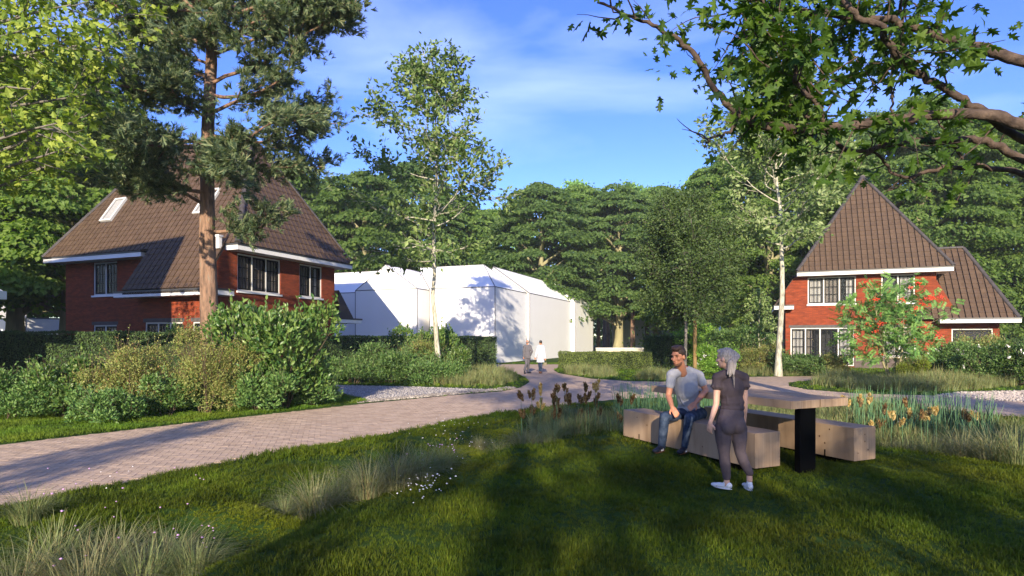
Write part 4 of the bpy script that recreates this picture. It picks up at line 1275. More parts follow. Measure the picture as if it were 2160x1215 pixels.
# --- Scots pine before the left house
r = np.random.default_rng(53)
DP = 16.2
PX = lambda px, py: np.array(((px - CX) / F_PX * DP, 0, EYE + (HZ - py) / F_PX * DP))
x0 = (443 - CX) / F_PX * DP
tk = [PX(443, 840), PX(442, 760), PX(441, 690), PX(441, 600), PX(438, 500), PX(437, 400), PX(435, 330), PX(438, 240), PX(444, 140), PX(447, 40), PX(450, -15), PX(452, -45), PX(453, -75)]
tk = np.array(tk) - np.array((x0, 0, 0)); tk[:, 1] = r.normal(0, .03, len(tk))
w = Acc(); rough_tube(w, tk, np.array([.29, .265, .24, .225, .20, .185, .175, .16, .15, .135, .11, .07, .03]) * .95, 34, 160, .045, 7, r)
LP, LD, LW = [], [], []
ZT = tk[-1][2]


def pine_branch(p, d, L, r0, dens=1.0, up=.03, end=None):
    br = walk(p, d, L, 8, .13, up, r)
    if end is not None: br = br + np.linspace(0, 1, 9)[:, None] ** 1.3 * (end - br[-1])
    w.tube(br, np.linspace(r0, r0 * .25, 9), 7)
    ns = int(7 * dens * L / 2.2) + 3
    for q in range(ns):
        m = r.uniform(.22, 1) * 8; k = min(7, int(m)); sp = br[k] * (1 - m + k) + br[k + 1] * (m - k)
        bd = unit(br[k + 1] - br[k]); sd = unit(bd * .7 + unit(np.cross(bd, (0, 0, 1))) * r.choice((-1, 1)) * r.uniform(.3, 1) + np.array((0, 0, r.uniform(-.25, .45))))
        sb = walk(sp, sd, r.uniform(.4, .95) * min(1.1, .4 * L + .25), 4, .18, .02, r); w.tube(sb, np.linspace(r0 * .35, .008, 5), 5)
        for e in range(6):
            c = sb[1 + e % 4] + r.normal(0, .10, 3); LP.append(c); LD.append(unit(sd + r.normal(0, .5, 3) + np.array((0, 0, .15))))
        for e in range(3):
            LP.append(sb[-1] + r.normal(0, .07, 3)); LD.append(unit(sd + r.normal(0, .4, 3)))
    for e in range(4): LP.append(br[-1] + r.normal(0, .08, 3)); LD.append(unit(br[-1] - br[-2]))


# named limbs seen in the photo: (trunk py, end px, end py, forward offset)
for ty, ex, ey, f in ((490, 590, 468, -.3), (440, 345, 365, -.6), (375, 300, 315, -.9), (365, 620, 270, -.5), (350, 655, 330, .6), (320, 300, 300, -.8), (340, 565, 400, -1.2), (300, 215, 260, .5), (285, 650, 250, .5),
                      (240, 640, 140, -.4), (215, 200, 170, -.5), (180, 740, 60, -.3), (165, 245, 90, .7), (120, 650, 30, .4), (100, 210, 20, -.5), (80, 620, 90, -.8), (60, 560, -60, .5), (40, 300, -60, -.7), (20, 650, -30, .6), (-10, 280, 20, .4), (-40, 700, -60, .2), (-60, 200, -80, -.2), (30, 740, 55, -.6), (10, 700, 20, .2), (410, 350, 415, -1.0), (300, 400, 370, -1.6), (230, 230, 130, .4), (90, 240, 40, .6), (200, 610, 190, .9)):
    p = PX(440, ty) - np.array((x0, 0, 0)); e = PX(ex, ey) - np.array((x0, 0, 0)); e[1] = f * 1.6
    L = np.linalg.norm(e - p)
    pine_branch(p, e - p, L, .055, 1.05, .03, e)
for i in range(12):
    g = r.uniform(0, 1); z = 6.4 + g * (ZT - 6.2); a_ = r.uniform(0, 6.28); L = (2.3 - 1.2 * g) * r.uniform(.5, 1.0)
    p = np.array((np.interp(z, tk[:, 2], tk[:, 0]), 0, z)); pine_branch(p, (math.cos(a_), math.sin(a_), r.uniform(-.1, .6)), L, .045, 1.1)
LP, LD = np.array(LP), np.array(LD)
# needle bunch: short curved blades all round a shoot
nb = Acc(); rr = np.random.default_rng(3)
for k in range(11):
    a_ = k * 2.4; el = rr.uniform(.2, 1.1); d = np.array((math.cos(a_) * math.sin(el), math.cos(el), math.sin(a_) * math.sin(el)))
    b = np.array((0, .1 + .5 * k / 11, 0)); s = unit(np.cross(d, (0.3, 0.2, 1))) * .055
    nb.add([b - s, b + s, b + d * .6 + s * .6, b + d * .75, b + d * .6 - s * .6], None, [(0, 1, 2), (0, 2, 4), (4, 2, 3)])
NEED = (np.concatenate(nb.V), np.concatenate(nb.T))
k = 5
pos = np.repeat(LP, k, 0) + r.normal(0, .10, (len(LP) * k, 3)); dd = np.repeat(LD, k, 0) + r.normal(0, .5, (len(LP) * k, 3))
put_tree('pine_tree', 'tall reddish-barked pine with dark needle clumps before the left house', 'tree', (x0, DP), w, M['bark_pine'],
         scatter(NEED[0], NEED[1], pos, dd, r.normal(0, 1, (len(pos), 3)), r.uniform(.13, .25, len(pos))), M['lf_pine'])

# --- maple boughs reaching in from the left (trunk outside the frame)
r = np.random.default_rng(61)
DM = 12.5
w = Acc(); LP, LD = [], []
Tx = -14.2
trunk = np.array([(0, 0, -.1), (.05, .1, 2), (0, 0, 4), (.1, .1, 6.5), (.2, 0, 9), (.2, .1, 11.5)])
w.tube(trunk, [.32, .27, .23, .19, .14, .05], 12)
PM = lambda px, py, d=0: np.array(((px - CX) / F_PX * (DM + d) - Tx, d, EYE + (HZ - py) / F_PX * (DM + d)))
for sz, ex, ey, f in ((4.0, 150, 310, -.4), (4.6, 190, 240, .3), (5.2, 80, 190, -1.0), (5.6, 215, 190, .9), (6.2, 250, 110, .2), (6.6, 130, 90, -1.0), (7.2, 260, 30, .6), (7.8, 150, 10, -.5), (8.6, 200, -60, .3), (3.6, 100, 350, .6),
                      (5.0, 120, 260, -1.6), (5.8, 60, 130, 1.2), (6.9, 60, 60, -1.6), (8.2, 90, -40, 1.0), (4.4, 60, 300, 1.4), (9.2, 280, -110, 0), (7.0, 190, 60, 1.6)):
    p = np.array((.05, 0, sz)); e = PM(ex, ey, f); L = np.linalg.norm(e - p)
    br = walk(p, e - p + np.array((0, 0, .4)), L, 9, .09, -.012, r); br += np.linspace(0, 1, 10)[:, None] * (e - br[-1]); w.tube(br, np.linspace(.075, .012, 10), 7)
    for q in range(15):
        m = r.uniform(.35, 1) * 9; k = min(8, int(m)); sp = br[k] * (1 - m + k) + br[k + 1] * (m - k); bd = unit(br[k + 1] - br[k])
        sd = unit(bd * .6 + unit(np.cross(bd, (0, 0, 1))) * r.choice((-1, 1)) * r.uniform(.2, 1) + np.array((0, 0, r.uniform(-.35, .45))))
        sb = walk(sp, sd, r.uniform(.5, 1.2), 4, .16, -.03, r); w.tube(sb, np.linspace(.016, .004, 5), 4)
        for e2 in range(4): LP.append(sb[1 + e2]); LD.append(sd)
        for e2 in range(2):
            td = unit(sd + r.normal(0, .7, 3)); tp = sb[2] + td * .25; LP += [sb[2] + td * .15, tp]; LD += [td, td]
for q in range(95):          # unseen crown clumps, added to shade the brick house's wall
    c = np.array((r.uniform(-1.8, 2.4), r.uniform(-1.6, 1.6), r.uniform(5.0, 8.0)))
    for e in range(7): LP.append(c + r.normal(0, .28, 3)); LD.append(r.normal(0, 1, 3))
LP, LD = np.array(LP), np.array(LD)
put_tree('maple_tree', 'light green maple whose boughs reach in at the upper left', 'tree', (Tx, DM), w, M['bark_grey'], leaves_at(r, LP, LD, 3, .13, .165, MAPLE, .7, .4), M['lf_maple'])

# --- oak with big limbs reaching in from the right (trunk outside the frame)
r = np.random.default_rng(71)
DO = 7.0
OX = 8.6
w = Acc(); LP, LD = [], []
PO = lambda px, py, d=0.0: np.array(((px - CX) / F_PX * (DO + d) - OX, d, EYE + (HZ - py) / F_PX * (DO + d)))
w.tube(np.array([(0, 0, -.15), (.02, .05, 1.5), (-.05, 0, 3.0), (.1, .1, 5), (.3, .2, 7.5), (.4, .1, 10)]), [.42, .34, .31, .26, .18, .06], 14)


def spline(pts, m=6):
    pts = np.array(pts); out = []
    pp = np.concatenate([[2 * pts[0] - pts[1]], pts, [2 * pts[-1] - pts[-2]]])
    for i in range(len(pts) - 1):
        a, b, c, d = pp[i:i + 4]
        for t in np.linspace(0, 1, m, endpoint=False):
            out.append(.5 * (2 * b + (c - a) * t + (2 * a - 5 * b + 4 * c - d) * t * t + (3 * b - a - 3 * c + d) * t ** 3))
    out.append(pts[-1]); return np.array(out)


def limb(pts, r0, r1, leaf=1.0, side=10, jit=.012):
    r0 *= .84; r1 *= .84
    c = spline(pts); c[1:-1] += r.normal(0, jit, (len(c) - 2, 3)); n = len(c)
    rough_tube(w, c, np.linspace(r0, r1, n) * (1 + r.normal(0, .07, n)), 14, n * 3, .06, 3, r)
    for q in range(int(side)):
        m = r.uniform(.15, 1) * (n - 1); k = min(n - 2, int(m)); sp = c[k] * (1 - m + k) + c[k + 1] * (m - k)
        d = unit(c[k + 1] - c[k]); d = d * (-1 if False else 1)
        sd = unit(d * .5 + np.array((r.normal(0, .5), r.normal(0, .7), r.normal(.15, .6))))
        sb = walk(sp, sd, r.uniform(.3, .8), 5, .2, .0, r); w.tube(sb, np.linspace(.012, .003, 6), 4)
        for e in range(int(6 * leaf)):
            f = r.uniform(1.5, 5); kk = min(4, int(f)); LP.append(sb[kk] * (1 - f + kk) + sb[kk + 1] * (f - kk) + r.normal(0, .05, 3)); LD.append(unit(sd + r.normal(0, .5, 3)))
    return c


# lower long limb and its forks
limb([PO(2420, 330, -.2), PO(2160, 262), PO(2030, 240), PO(1860, 255), PO(1740, 268), PO(1680, 272), PO(1580, 255), PO(1540, 225), PO(1500, 175), PO(1460, 110), PO(1400, 65), PO(1330, 35), PO(1260, 5)], .085, .016, .8, 17)
limb([PO(1740, 268), PO(1725, 225, -.2), PO(1680, 175, -.3), PO(1672, 120, -.4), PO(1640, 60, -.4), PO(1600, -20, -.4)], .038, .018, 1.0, 18)
limb([PO(1740, 268), PO(1680, 235, .3), PO(1640, 180, .5), PO(1590, 120, .7), PO(1560, 40, .8)], .028, .012, 1.0, 15)
limb([PO(1555, 255), PO(1535, 280, -.1), PO(1500, 290, -.2), PO(1485, 310, -.2)], .022, .008, .0, 2)
# bright diagonal limb
limb([PO(2420, 380, .3), PO(2160, 290, .2), PO(2060, 230, .1), PO(1990, 185), PO(1930, 150), PO(1880, 100, -.2), PO(1860, 60, -.3), PO(1800, 30, -.3), PO(1770, -30, -.3)], .06, .035, .6, 10)
limb([PO(1930, 150), PO(1905, 90, .2), PO(1900, 30, .2), PO(1908, -40, .2)], .03, .018, .8, 10)
# top limb
limb([PO(2420, 200, -.3), PO(2160, 130, -.2), PO(2050, 95), PO(1960, 70), PO(1880, 45), PO(1760, 30, .2), PO(1650, 20, .3), PO(1560, -10, .4)], .075, .03, .7, 16)
# lowest limbs
limb([PO(2420, 430, .6), PO(2160, 335, .6), PO(2080, 300, .6), PO(1970, 296, .6), PO(1870, 305, .6), PO(1830, 318, .6), PO(1780, 312, .5), PO(1750, 285, .4), PO(1742, 268, .2)], .065, .02, .6, 13)
limb([PO(2420, 440, 1.0), PO(2160, 368, .9), PO(2050, 350, .9), PO(1960, 362, .9), PO(1900, 372, .9), PO(1850, 330, .8), PO(1830, 318, .6)], .05, .012, .6, 10)
limb([PO(1900, 372, .9), PO(1880, 395, .9), PO(1865, 405, .9)], .012, .005, .0, 1)
limb([PO(2030, 335, .9), PO(2000, 290, .7), PO(1975, 250, .6)], .022, .012, .5, 5)
limb([PO(1885, 250, .3), PO(1880, 190, .4), PO(1885, 130, .5), PO(1925, 60, .6)], .016, .008, .8, 10)
for q in range(46):          # inner crown twigs filling the area between the limbs
    px, py, d = r.uniform(1470, 1960), r.uniform(-60, 265), r.uniform(-.6, 1.2)
    if px < 1520 and py > 210: continue
    p0 = PO(px, py, d); sb = walk(p0, (r.normal(-.5, .5), r.normal(0, .6), r.normal(.1, .5)), r.uniform(.5, 1.0), 6, .2, 0, r); w.tube(sb, np.linspace(.011, .003, 7), 4)
    for e in range(9):
        f = r.uniform(.5, 6); kk = min(5, int(f)); LP.append(sb[kk] + r.normal(0, .07, 3)); LD.append(unit(r.normal(0, 1, 3)))
for q in range(260):         # crown above and to the right of the picture
    p0 = np.array((r.uniform(-6.5, 5), r.uniform(-3.5, 4), r.uniform(6.4, 10.2))); 
    sb = walk(p0, r.normal(0, 1, 3), .9, 4, .2, 0, r)
    for e in range(4): LP.append(sb[1 + e % 4] + r.normal(0, .2, 3)); LD.append(unit(r.normal(0, 1, 3)))
LP, LD = np.array(LP), np.array(LD)
put_tree('oak_tree', 'oak with bare brown limbs and lobed leaves reaching in at the upper right', 'tree', (OX, DO), w, M['bark_oak'], leaves_at(r, LP, LD, 2, .06, .20, OAK, .5, .35), M['lf_oak'])


# --- forest trees: crowns of drooping tiers of leaves
def tier_tree(seed, H, R, z0, npad, per, leaf):
    r = np.random.default_rng(seed)
    pos = []; nr = []; dr = []
    for i in range(npad):
        g = (i + .5) / npad
        zc = z0 + (H - z0) * (g ** .95)
        prof = math.sqrt(max(0.02, 1 - ((g - .28) / .74) ** 2)) if g > .28 else .80 + .2 * (g / .28)
        rad = R * prof * r.uniform(.72, 1.05)
        a = i * 2.399963 + r.normal(0, .25)
        if g > .93: rad *= .5
        c = np.array((rad * math.cos(a), rad * math.sin(a), zc + r.normal(0, .25)))
        s = R * (.34 - .10 * g) * r.uniform(.75, 1.25)
        rho = np.sqrt(r.uniform(0, 1, per)); th = r.uniform(0, 6.283, per)
        ux, uy = rho * np.cos(th), rho * np.sin(th)
        out = np.array((math.cos(a), math.sin(a))); tan = np.array((-out[1], out[0]))
        edge = .62 + .38 * np.abs(np.sin(th * 2.5 + i))
        ux *= edge; uy *= edge
        hx = c[0] + s * (ux * out[0] * .95 + uy * tan[0] * 1.15); hy = c[1] + s * (ux * out[1] * .95 + uy * tan[1] * 1.15)
        hz = c[2] + s * (.16 - .34 * rho ** 2 - .22 * ux) + r.normal(0, .06 * s, per)
        pos.append(np.stack([hx, hy, hz], -1))
        nr.append(np.stack([out[0] * (ux + .55) + tan[0] * uy, out[1] * (ux + .55) + tan[1] * uy, np.full(per, .5)], -1) + r.normal(0, .45, (per, 3)))
        dr.append(np.stack([out[0] * (.5 + ux) + tan[0] * uy, out[1] * (.5 + ux) + tan[1] * uy, -.35 - .5 * rho], -1) + r.normal(0, .4, (per, 3)))
    pos, nr, dr = map(np.concatenate, (pos, nr, dr))
    V, T = scatter(LEAF4[0] * np.array((1.2, 1, 1)), LEAF4[1], pos, dr, nr, r.uniform(.6, 1.25, len(pos)) * leaf)
    w = Acc()
    tk = bent_trunk(r, 0, 0, H * .9, .10, 8, -.2); r0 = H * .028
    w.tube(tk, np.linspace(r0, r0 * .15, 9) * np.array([1.35, 1.02, 1, 1, 1, 1, 1, 1, 1]), 11)
    for i in range(16):
        z = z0 * .75 + (H * .8 - z0 * .75) * (i / 16); a = i * 2.4 + r.normal(0, .2)
        p = np.array((np.interp(z, tk[:, 2], tk[:, 0]), np.interp(z, tk[:, 2], tk[:, 1]), z))
        w.tube(walk(p, (math.cos(a), math.sin(a), .9), R * .85, 6, .08, -.05, r), np.linspace(r0 * .42, r0 * .06, 7), 6)
    return w.mesh('trunk', M['bark_beech'], True), mesh_np('crown', V, T, M['lf_forest'])


protos = [tier_tree(101, 20.5, 5.6, 4.6, 150, 270, .38), tier_tree(102, 19.0, 5.2, 4.2, 145, 270, .38), tier_tree(103, 22.0, 6.0, 5.0, 155, 270, .38), tier_tree(104, 18.0, 5.6, 3.6, 145, 270, .38)]
low = [tier_tree(105, 21.0, 6.0, 2.6, 180, 280, .30), tier_tree(106, 20.0, 5.6, 2.2, 175, 280, .30)]
FOREST = [  # proto list, index, px of the trunk, depth, scale, leaf material, label
    ('p', 0, 600, 66, 1.02, 0, 'dark green tree behind the right roof slope of the left house'),
    ('p', 1, 690, 72, 1.07, 2, 'leafy tree rising between the left house and the slender tree'),
    ('p', 3, 770, 64, 1.06, 0, 'broad tree behind the white gable-fronted block'),
    ('p', 2, 868, 70, 1.0, 1, 'tall domed tree directly behind the slender pale-trunked tree'),
    ('p', 1, 975, 76, 1.02, 0, 'round-topped tree just right of the slender pale trunk, behind the white blocks'),
    ('p', 3, 1045, 82, 1.06, 2, 'lower tree in the dip of the skyline behind the white blocks'),
    ('p', 0, 1140, 68, .94, 1, 'domed dark tree behind the end of the long white block'),
    ('p', 2, 1225, 78, .98, 0, 'tree behind the two walkers'),
    ('p', 1, 1302, 72, 1.04, 1, 'olive-trunked tree whose pale trunk shows behind the low hedge'),
    ('p', 0, 1390, 76, 1.02, 0, 'tree standing behind the crown of the staked young tree, left side'),
    ('p', 3, 1475, 66, 1.0, 2, 'tree behind the staked young tree, right side'),
    ('p', 1, 1545, 58, 1.02, 0, 'olive-trunked forest tree behind the pale sapling'),
    ('l', 0, 1625, 50, .86, 2, 'big leafy tree behind the tall pale-trunked tree'),
    ('l', 1, 1735, 53, .98, 0, 'big leafy tree behind the left slope of the right house roof'),
    ('l', 0, 1850, 52, 1.0, 1, 'tallest domed tree directly behind the peak of the right house'),
    ('l', 1, 1945, 49, 1.06, 0, 'high domed tree behind the roof wing of the right house'),
    ('l', 0, 2065, 50, .95, 2, 'bright leafy tree behind the garage wing, near the right edge'),
    ('l', 1, 2185, 47, .90, 0, 'leafy tree at the right edge behind the garage wing'),
    ('l', 0, 2320, 46, .98, 1, 'outermost leafy tree at the right edge'),
    ('p', 1, 135, 37.5, .98, 2, 'leafy tree with forked olive trunk against the left corner of the left house'),
    ('p', 0, 30, 38, .93, 2, 'leafy tree with straight olive trunk near the left edge'),
    ('p', 3, -120, 37, 1.0, 0, 'leafy tree partly cut by the left edge'),
    ('p', 2, 255, 56, .80, 0, 'green tree behind the left roof slope of the left house'),
    ('p', 0, 400, 58, .82, 2, 'green tree hidden mostly by the left house roof'),
    ('p', 3, 500, 62, .85, 0, 'green tree hidden by the peak of the left house'),
    ('p', 1, 90, 58, .9, 0, 'green tree behind the straight olive trunk at the left'),
    ('p', 2, -60, 60, .9, 1, 'green tree far behind the left edge'),
]
lm = [M['lf_forest'], M['lf_forest2'], M['lf_forest3']]
for pl, i, px, D, sc, mi, lab in FOREST:
    src = (protos if pl == 'p' else low)[i]
    t = thing('forest_tree', lab, 'tree', ((px - CX) / F_PX * D, D, 0), (px * 1.7) % 6.28, 'broad leafy trees behind the houses')
    t.scale = (sc * 1.04, sc * 1.04, sc)
    link('trunk', src[0], t)
    o = link('crown', src[1], t)
    if mi:
        o.material_slots[0].link = 'OBJECT'; o.material_slots[0].material = lm[mi]
# light green pine tops far behind and thin far trunks
r = np.random.default_rng(131)
w = Acc(); w.tube([(0, 0, -.1), (.1, 0, 10), (0, .1, 20), (.2, 0, 27.5)], [.4, .3, .22, .06], 9)
pos = []
for i in range(34):
    z = 16 + 12 * (i / 34); a_ = i * 2.4; R_ = 3.6 * (1 - .75 * i / 34)
    c = np.array((R_ * math.cos(a_), R_ * math.sin(a_), z)); w.tube([(0, 0, z - 1), c], [.08, .03], 5)
    pos.append(c + r.normal(0, 1, (110, 3)) * (.75, .75, .28))
pos = np.concatenate(pos)
far_w = w.mesh('trunk', M['bark_oak'], True); V, T = scatter(LEAF4[0], LEAF4[1], pos, r.normal(0, 1, (len(pos), 3)), r.normal(0, .5, (len(pos), 3)) + (0, 0, 1), r.uniform(.5, .9, len(pos)))
far_c = mesh_np('crown', V, T, M['lf_far'])
for px, D, s, lab in ((680, 104, 1.03, 'light green pine top above the trees right of the left house'), (742, 112, 1.02, 'light green pine top peeking up left of the slender tree'), (1218, 100, 1.0, 'light green pine top above the domed dark tree'), (1332, 104, 1.02, 'light green pine top left of the staked young tree'),
                      (1275, 112, 1.03, 'faint green pine top between two forest domes'), (1372, 112, 1.07, 'light green pine top just left of the staked tree crown'), (1478, 96, 1.0, 'light green pine top right of the staked tree crown'), (1100, 110, .94, 'faint green pine top right of the slender tree')):
    t = thing('far_pine', lab, 'tree', ((px - CX) / F_PX * D, D, 0), px, 'far light green pines'); t.scale = (s, s, s)
    link('trunk', far_w, t); link('crown', far_c, t)
r = np.random.default_rng(137)
tm = Acc(); tm.tube([(0, 0, -.1), (.05, 0, 3), (0, .1, 5.6)], [.33, .27, .2], 9); tm = tm.mesh('bare_trunk', M['bark_pine'], True)
for px, D, lab in ((1262, 82, 'dark bare trunk touching the end of the far white block'), (1335, 70, 'reddish bare trunk right of the pale olive trunk'), (1352, 84, 'thin bare trunk above the tall dark hedge corner'), (1365, 78, 'orange bare trunk left of the staked tree'), (1487, 62, 'dark bare trunk right of the stake'),
                   (1282, 90, 'shaded bare trunk left of the pale olive trunk'), (1505, 75, 'far bare trunk in shade right of the stake')):
    o = link('bare_trunk', tm); o.location = ((px - CX) / F_PX * D, D, 0); o.rotation_euler = (0, 0, px)
    tag(o, lab, 'tree trunk', 'bare trunks at the forest edge')
# dark undergrowth that closes the wood
pos = []
for i in range(230):
    px = r.uniform(-150, 2350); D = r.uniform(58, 92)
    c = np.array(((px - CX) / F_PX * D, D, r.uniform(.3, 2.2)))
    if 640 < px < 1370 or px < 170: continue
    pos.append(c + r.normal(0, 1, (130, 3)) * (1.7, 1.0, 1.0))
pos = np.concatenate(pos); pos[:, 2] = np.abs(pos[:, 2])
V, T = scatter(LEAF4[0], LEAF4[1], pos, r.normal(0, 1, (len(pos), 3)), r.normal(0, .6, (len(pos), 3)) + (0, -.4, .7), r.uniform(.3, .55, len(pos)))
tag(obj_np('undergrowth', V, T, M['lf_forest2']), kind='stuff')
# distant wood behind everything
pos = []
for i in range(900):
    a_ = r.uniform(-1.0, 1.0); D = r.uniform(118, 150)
    if math.tan(a_) * .9 < -.72: continue
    c = np.array((math.tan(a_) * D * .9, D, r.uniform(1, 20) * r.uniform(.6, 1)))
    pos.append(c + r.normal(0, 1, (75, 3)) * (2.6, 2.0, 1.4))
pos = np.concatenate(pos); pos[:, 2] = np.abs(pos[:, 2])
V, T = scatter(LEAF4[0], LEAF4[1], pos, r.normal(0, 1, (len(pos), 3)), r.normal(0, .6, (len(pos), 3)) + (0, -.4, .7), r.uniform(.9, 1.6, len(pos)))
tag(obj_np('far_woods', V, T, M['lf_forest2']), kind='stuff')

# trees of the same wood standing behind the viewer: they cast the dappled shade on the lawn
r = np.random.default_rng(151)
w = Acc(); tk = bent_trunk(r, 0, 0, 13.5, .12, 10); 
w2, lp, ld = tree_skeleton(r, tk, .3, .05, .22, 30, 4.6, (.1, 1.0), .12, .03, 6, .42, 3, .5, .3)
sh_w = w2.mesh('trunk', M['bark_oak'], True); V, T = leaves_at(r, lp, ld, 2, .22, .31, LEAF4, .7, .2); sh_c = mesh_np('crown', V, T, M['lf_oak'])
r = np.random.default_rng(157)
w2, lp, ld = tree_skeleton(r, bent_trunk(r, 0, 0, 14.5, .1, 10), .3, .05, .62, 16, 3.6, (.1, .9), .12, .03, 5, .42, 2, .5, .4)
hi_w = w2.mesh('trunk', M['bark_oak'], True); V, T = leaves_at(r, lp, ld, 3, .22, .30, LEAF4, .7, .2); hi_c = mesh_np('crown', V, T, M['lf_oak'])
for x, y, s, rz, lab in SHADE:
    t = thing('garden_tree', lab, 'tree', (x, y, 0), rz, 'trees behind the viewer'); t.scale = (s, s, s)
    link('trunk', hi_w if 'tall' in lab else sh_w, t); link('crown', hi_c if 'tall' in lab else sh_c, t)
# ------------------------------------------------------------------ hedges
def hedge(label, path, thick, h, mat, dens=900, leaf=.055, z0=0.0, name='clipped_hedge'):
    """clipped hedge along a polyline: dark twig core and a skin of small leaves"""
    r = np.random.default_rng(len(label) * 7 + int(h * 100)); dens *= 2; leaf *= .68
    p0 = np.array(path[0], float)
    t = thing(name, label, 'hedge', (p0[0], p0[1], z0), 0, 'clipped hedges')
    core = Acc(); pos = []; nr = []
    for a, b in zip(path[:-1], path[1:]):
        a = np.array(a, float) - p0; b = np.array(b, float) - p0; L = np.linalg.norm(b - a); d = (b - a) / L; n = np.array((-d[1], d[0]))
        i = .05
        c = [a - n * (thick / 2 - i) - d * (thick / 2 - i), b - n * (thick / 2 - i) + d * (thick / 2 - i), b + n * (thick / 2 - i) + d * (thick / 2 - i), a + n * (thick / 2 - i) - d * (thick / 2 - i)]
        V = [(q[0], q[1], 0) for q in c] + [(q[0], q[1], h - i - .002 * len(pos)) for q in c]
        core.add(V, [(0, 1, 5, 4), (1, 2, 6, 5), (2, 3, 7, 6), (3, 0, 4, 7), (4, 5, 6, 7)])
        LL = L + thick
        for (area, f) in ((LL * h, 0), (LL * h * .15, 1), (LL * thick * 1.3, 2), (thick * h, 3), (thick * h, 4)):
            k = int(area * dens); s = r.uniform(-thick / 2, L + thick / 2, k); v = r.uniform(0, h, k); u = r.uniform(-thick / 2, thick / 2, k)
            if f == 0: q = a + d * s[:, None] - n * thick / 2; z = v; N = np.tile((*-n, .25), (k, 1))
            elif f == 1: q = a + d * s[:, None] + n * thick / 2; z = v; N = np.tile((*n, .25), (k, 1))
            elif f == 2: q = a + d * s[:, None] + n * u[:, None]; z = np.full(k, h); N = np.tile((0, 0, 1.), (k, 1))
            else:
                e = a - d * thick / 2 if f == 3 else b + d * thick / 2
                q = e + n * u[:, None]; z = v; N = np.tile((*(-d if f == 3 else d), .2), (k, 1))
            wob = .02 * np.sin(q[:, 0] * 3.1 + z * 2) + .015 * np.sin(q[:, 1] * 5.3 - z * 4)
            pt = np.concatenate([q, z[:, None]], 1) + N * (wob + r.normal(0, .012, k) + np.where(r.uniform(0, 1, k) > .985, .035, 0))[:, None]
            pos.append(pt); nr.append(N + r.normal(0, .5, (k, 3)))
    core.obj('twig_core', M['core'], t)
    pos, nr = np.concatenate(pos), np.concatenate(nr)
    V, T = scatter(LEAF4[0] * (1.3, 1, 1), LEAF4[1], pos, r.normal(0, 1, pos.shape) + (0, 0, .3), nr, r.uniform(.7, 1.3, len(pos)) * leaf)
    obj_np('foliage', V, T, mat, t)
    return t


hedge('long dark clipped hedge in front of the left brick house', [(-25, 20.3), (-17, 20.8), (-11.0, 21.9)], .9, 2.03, M['lf_hedge'], 420, .085)
hedge('dark clipped hedge in front of the white blocks, right of the left house', [(-10.2, 33.4), (-6.0, 36.3), (-1.7, 39.4)], 1.0, 1.95, M['lf_hedge'], 260, .11)
hedge('low lighter clipped hedge right of the walkers', [(3.25, 36.2), (8.0, 36.4)], .8, 1.02, M['lf_hedge_low'], 420, .085)
hedge('tall dark block-shaped hedge at the end of the low hedge', [(8.9, 37.4), (9.6, 37.3), (13.2, 41.0)], 1.2, 1.98, M['lf_hedge'], 260, .11)
hedge('dark hedge under the garage window of the right house', [(24.5, 31.0), (32, 28.6)], .9, 1.75, M['lf_hedge'], 260, .11)


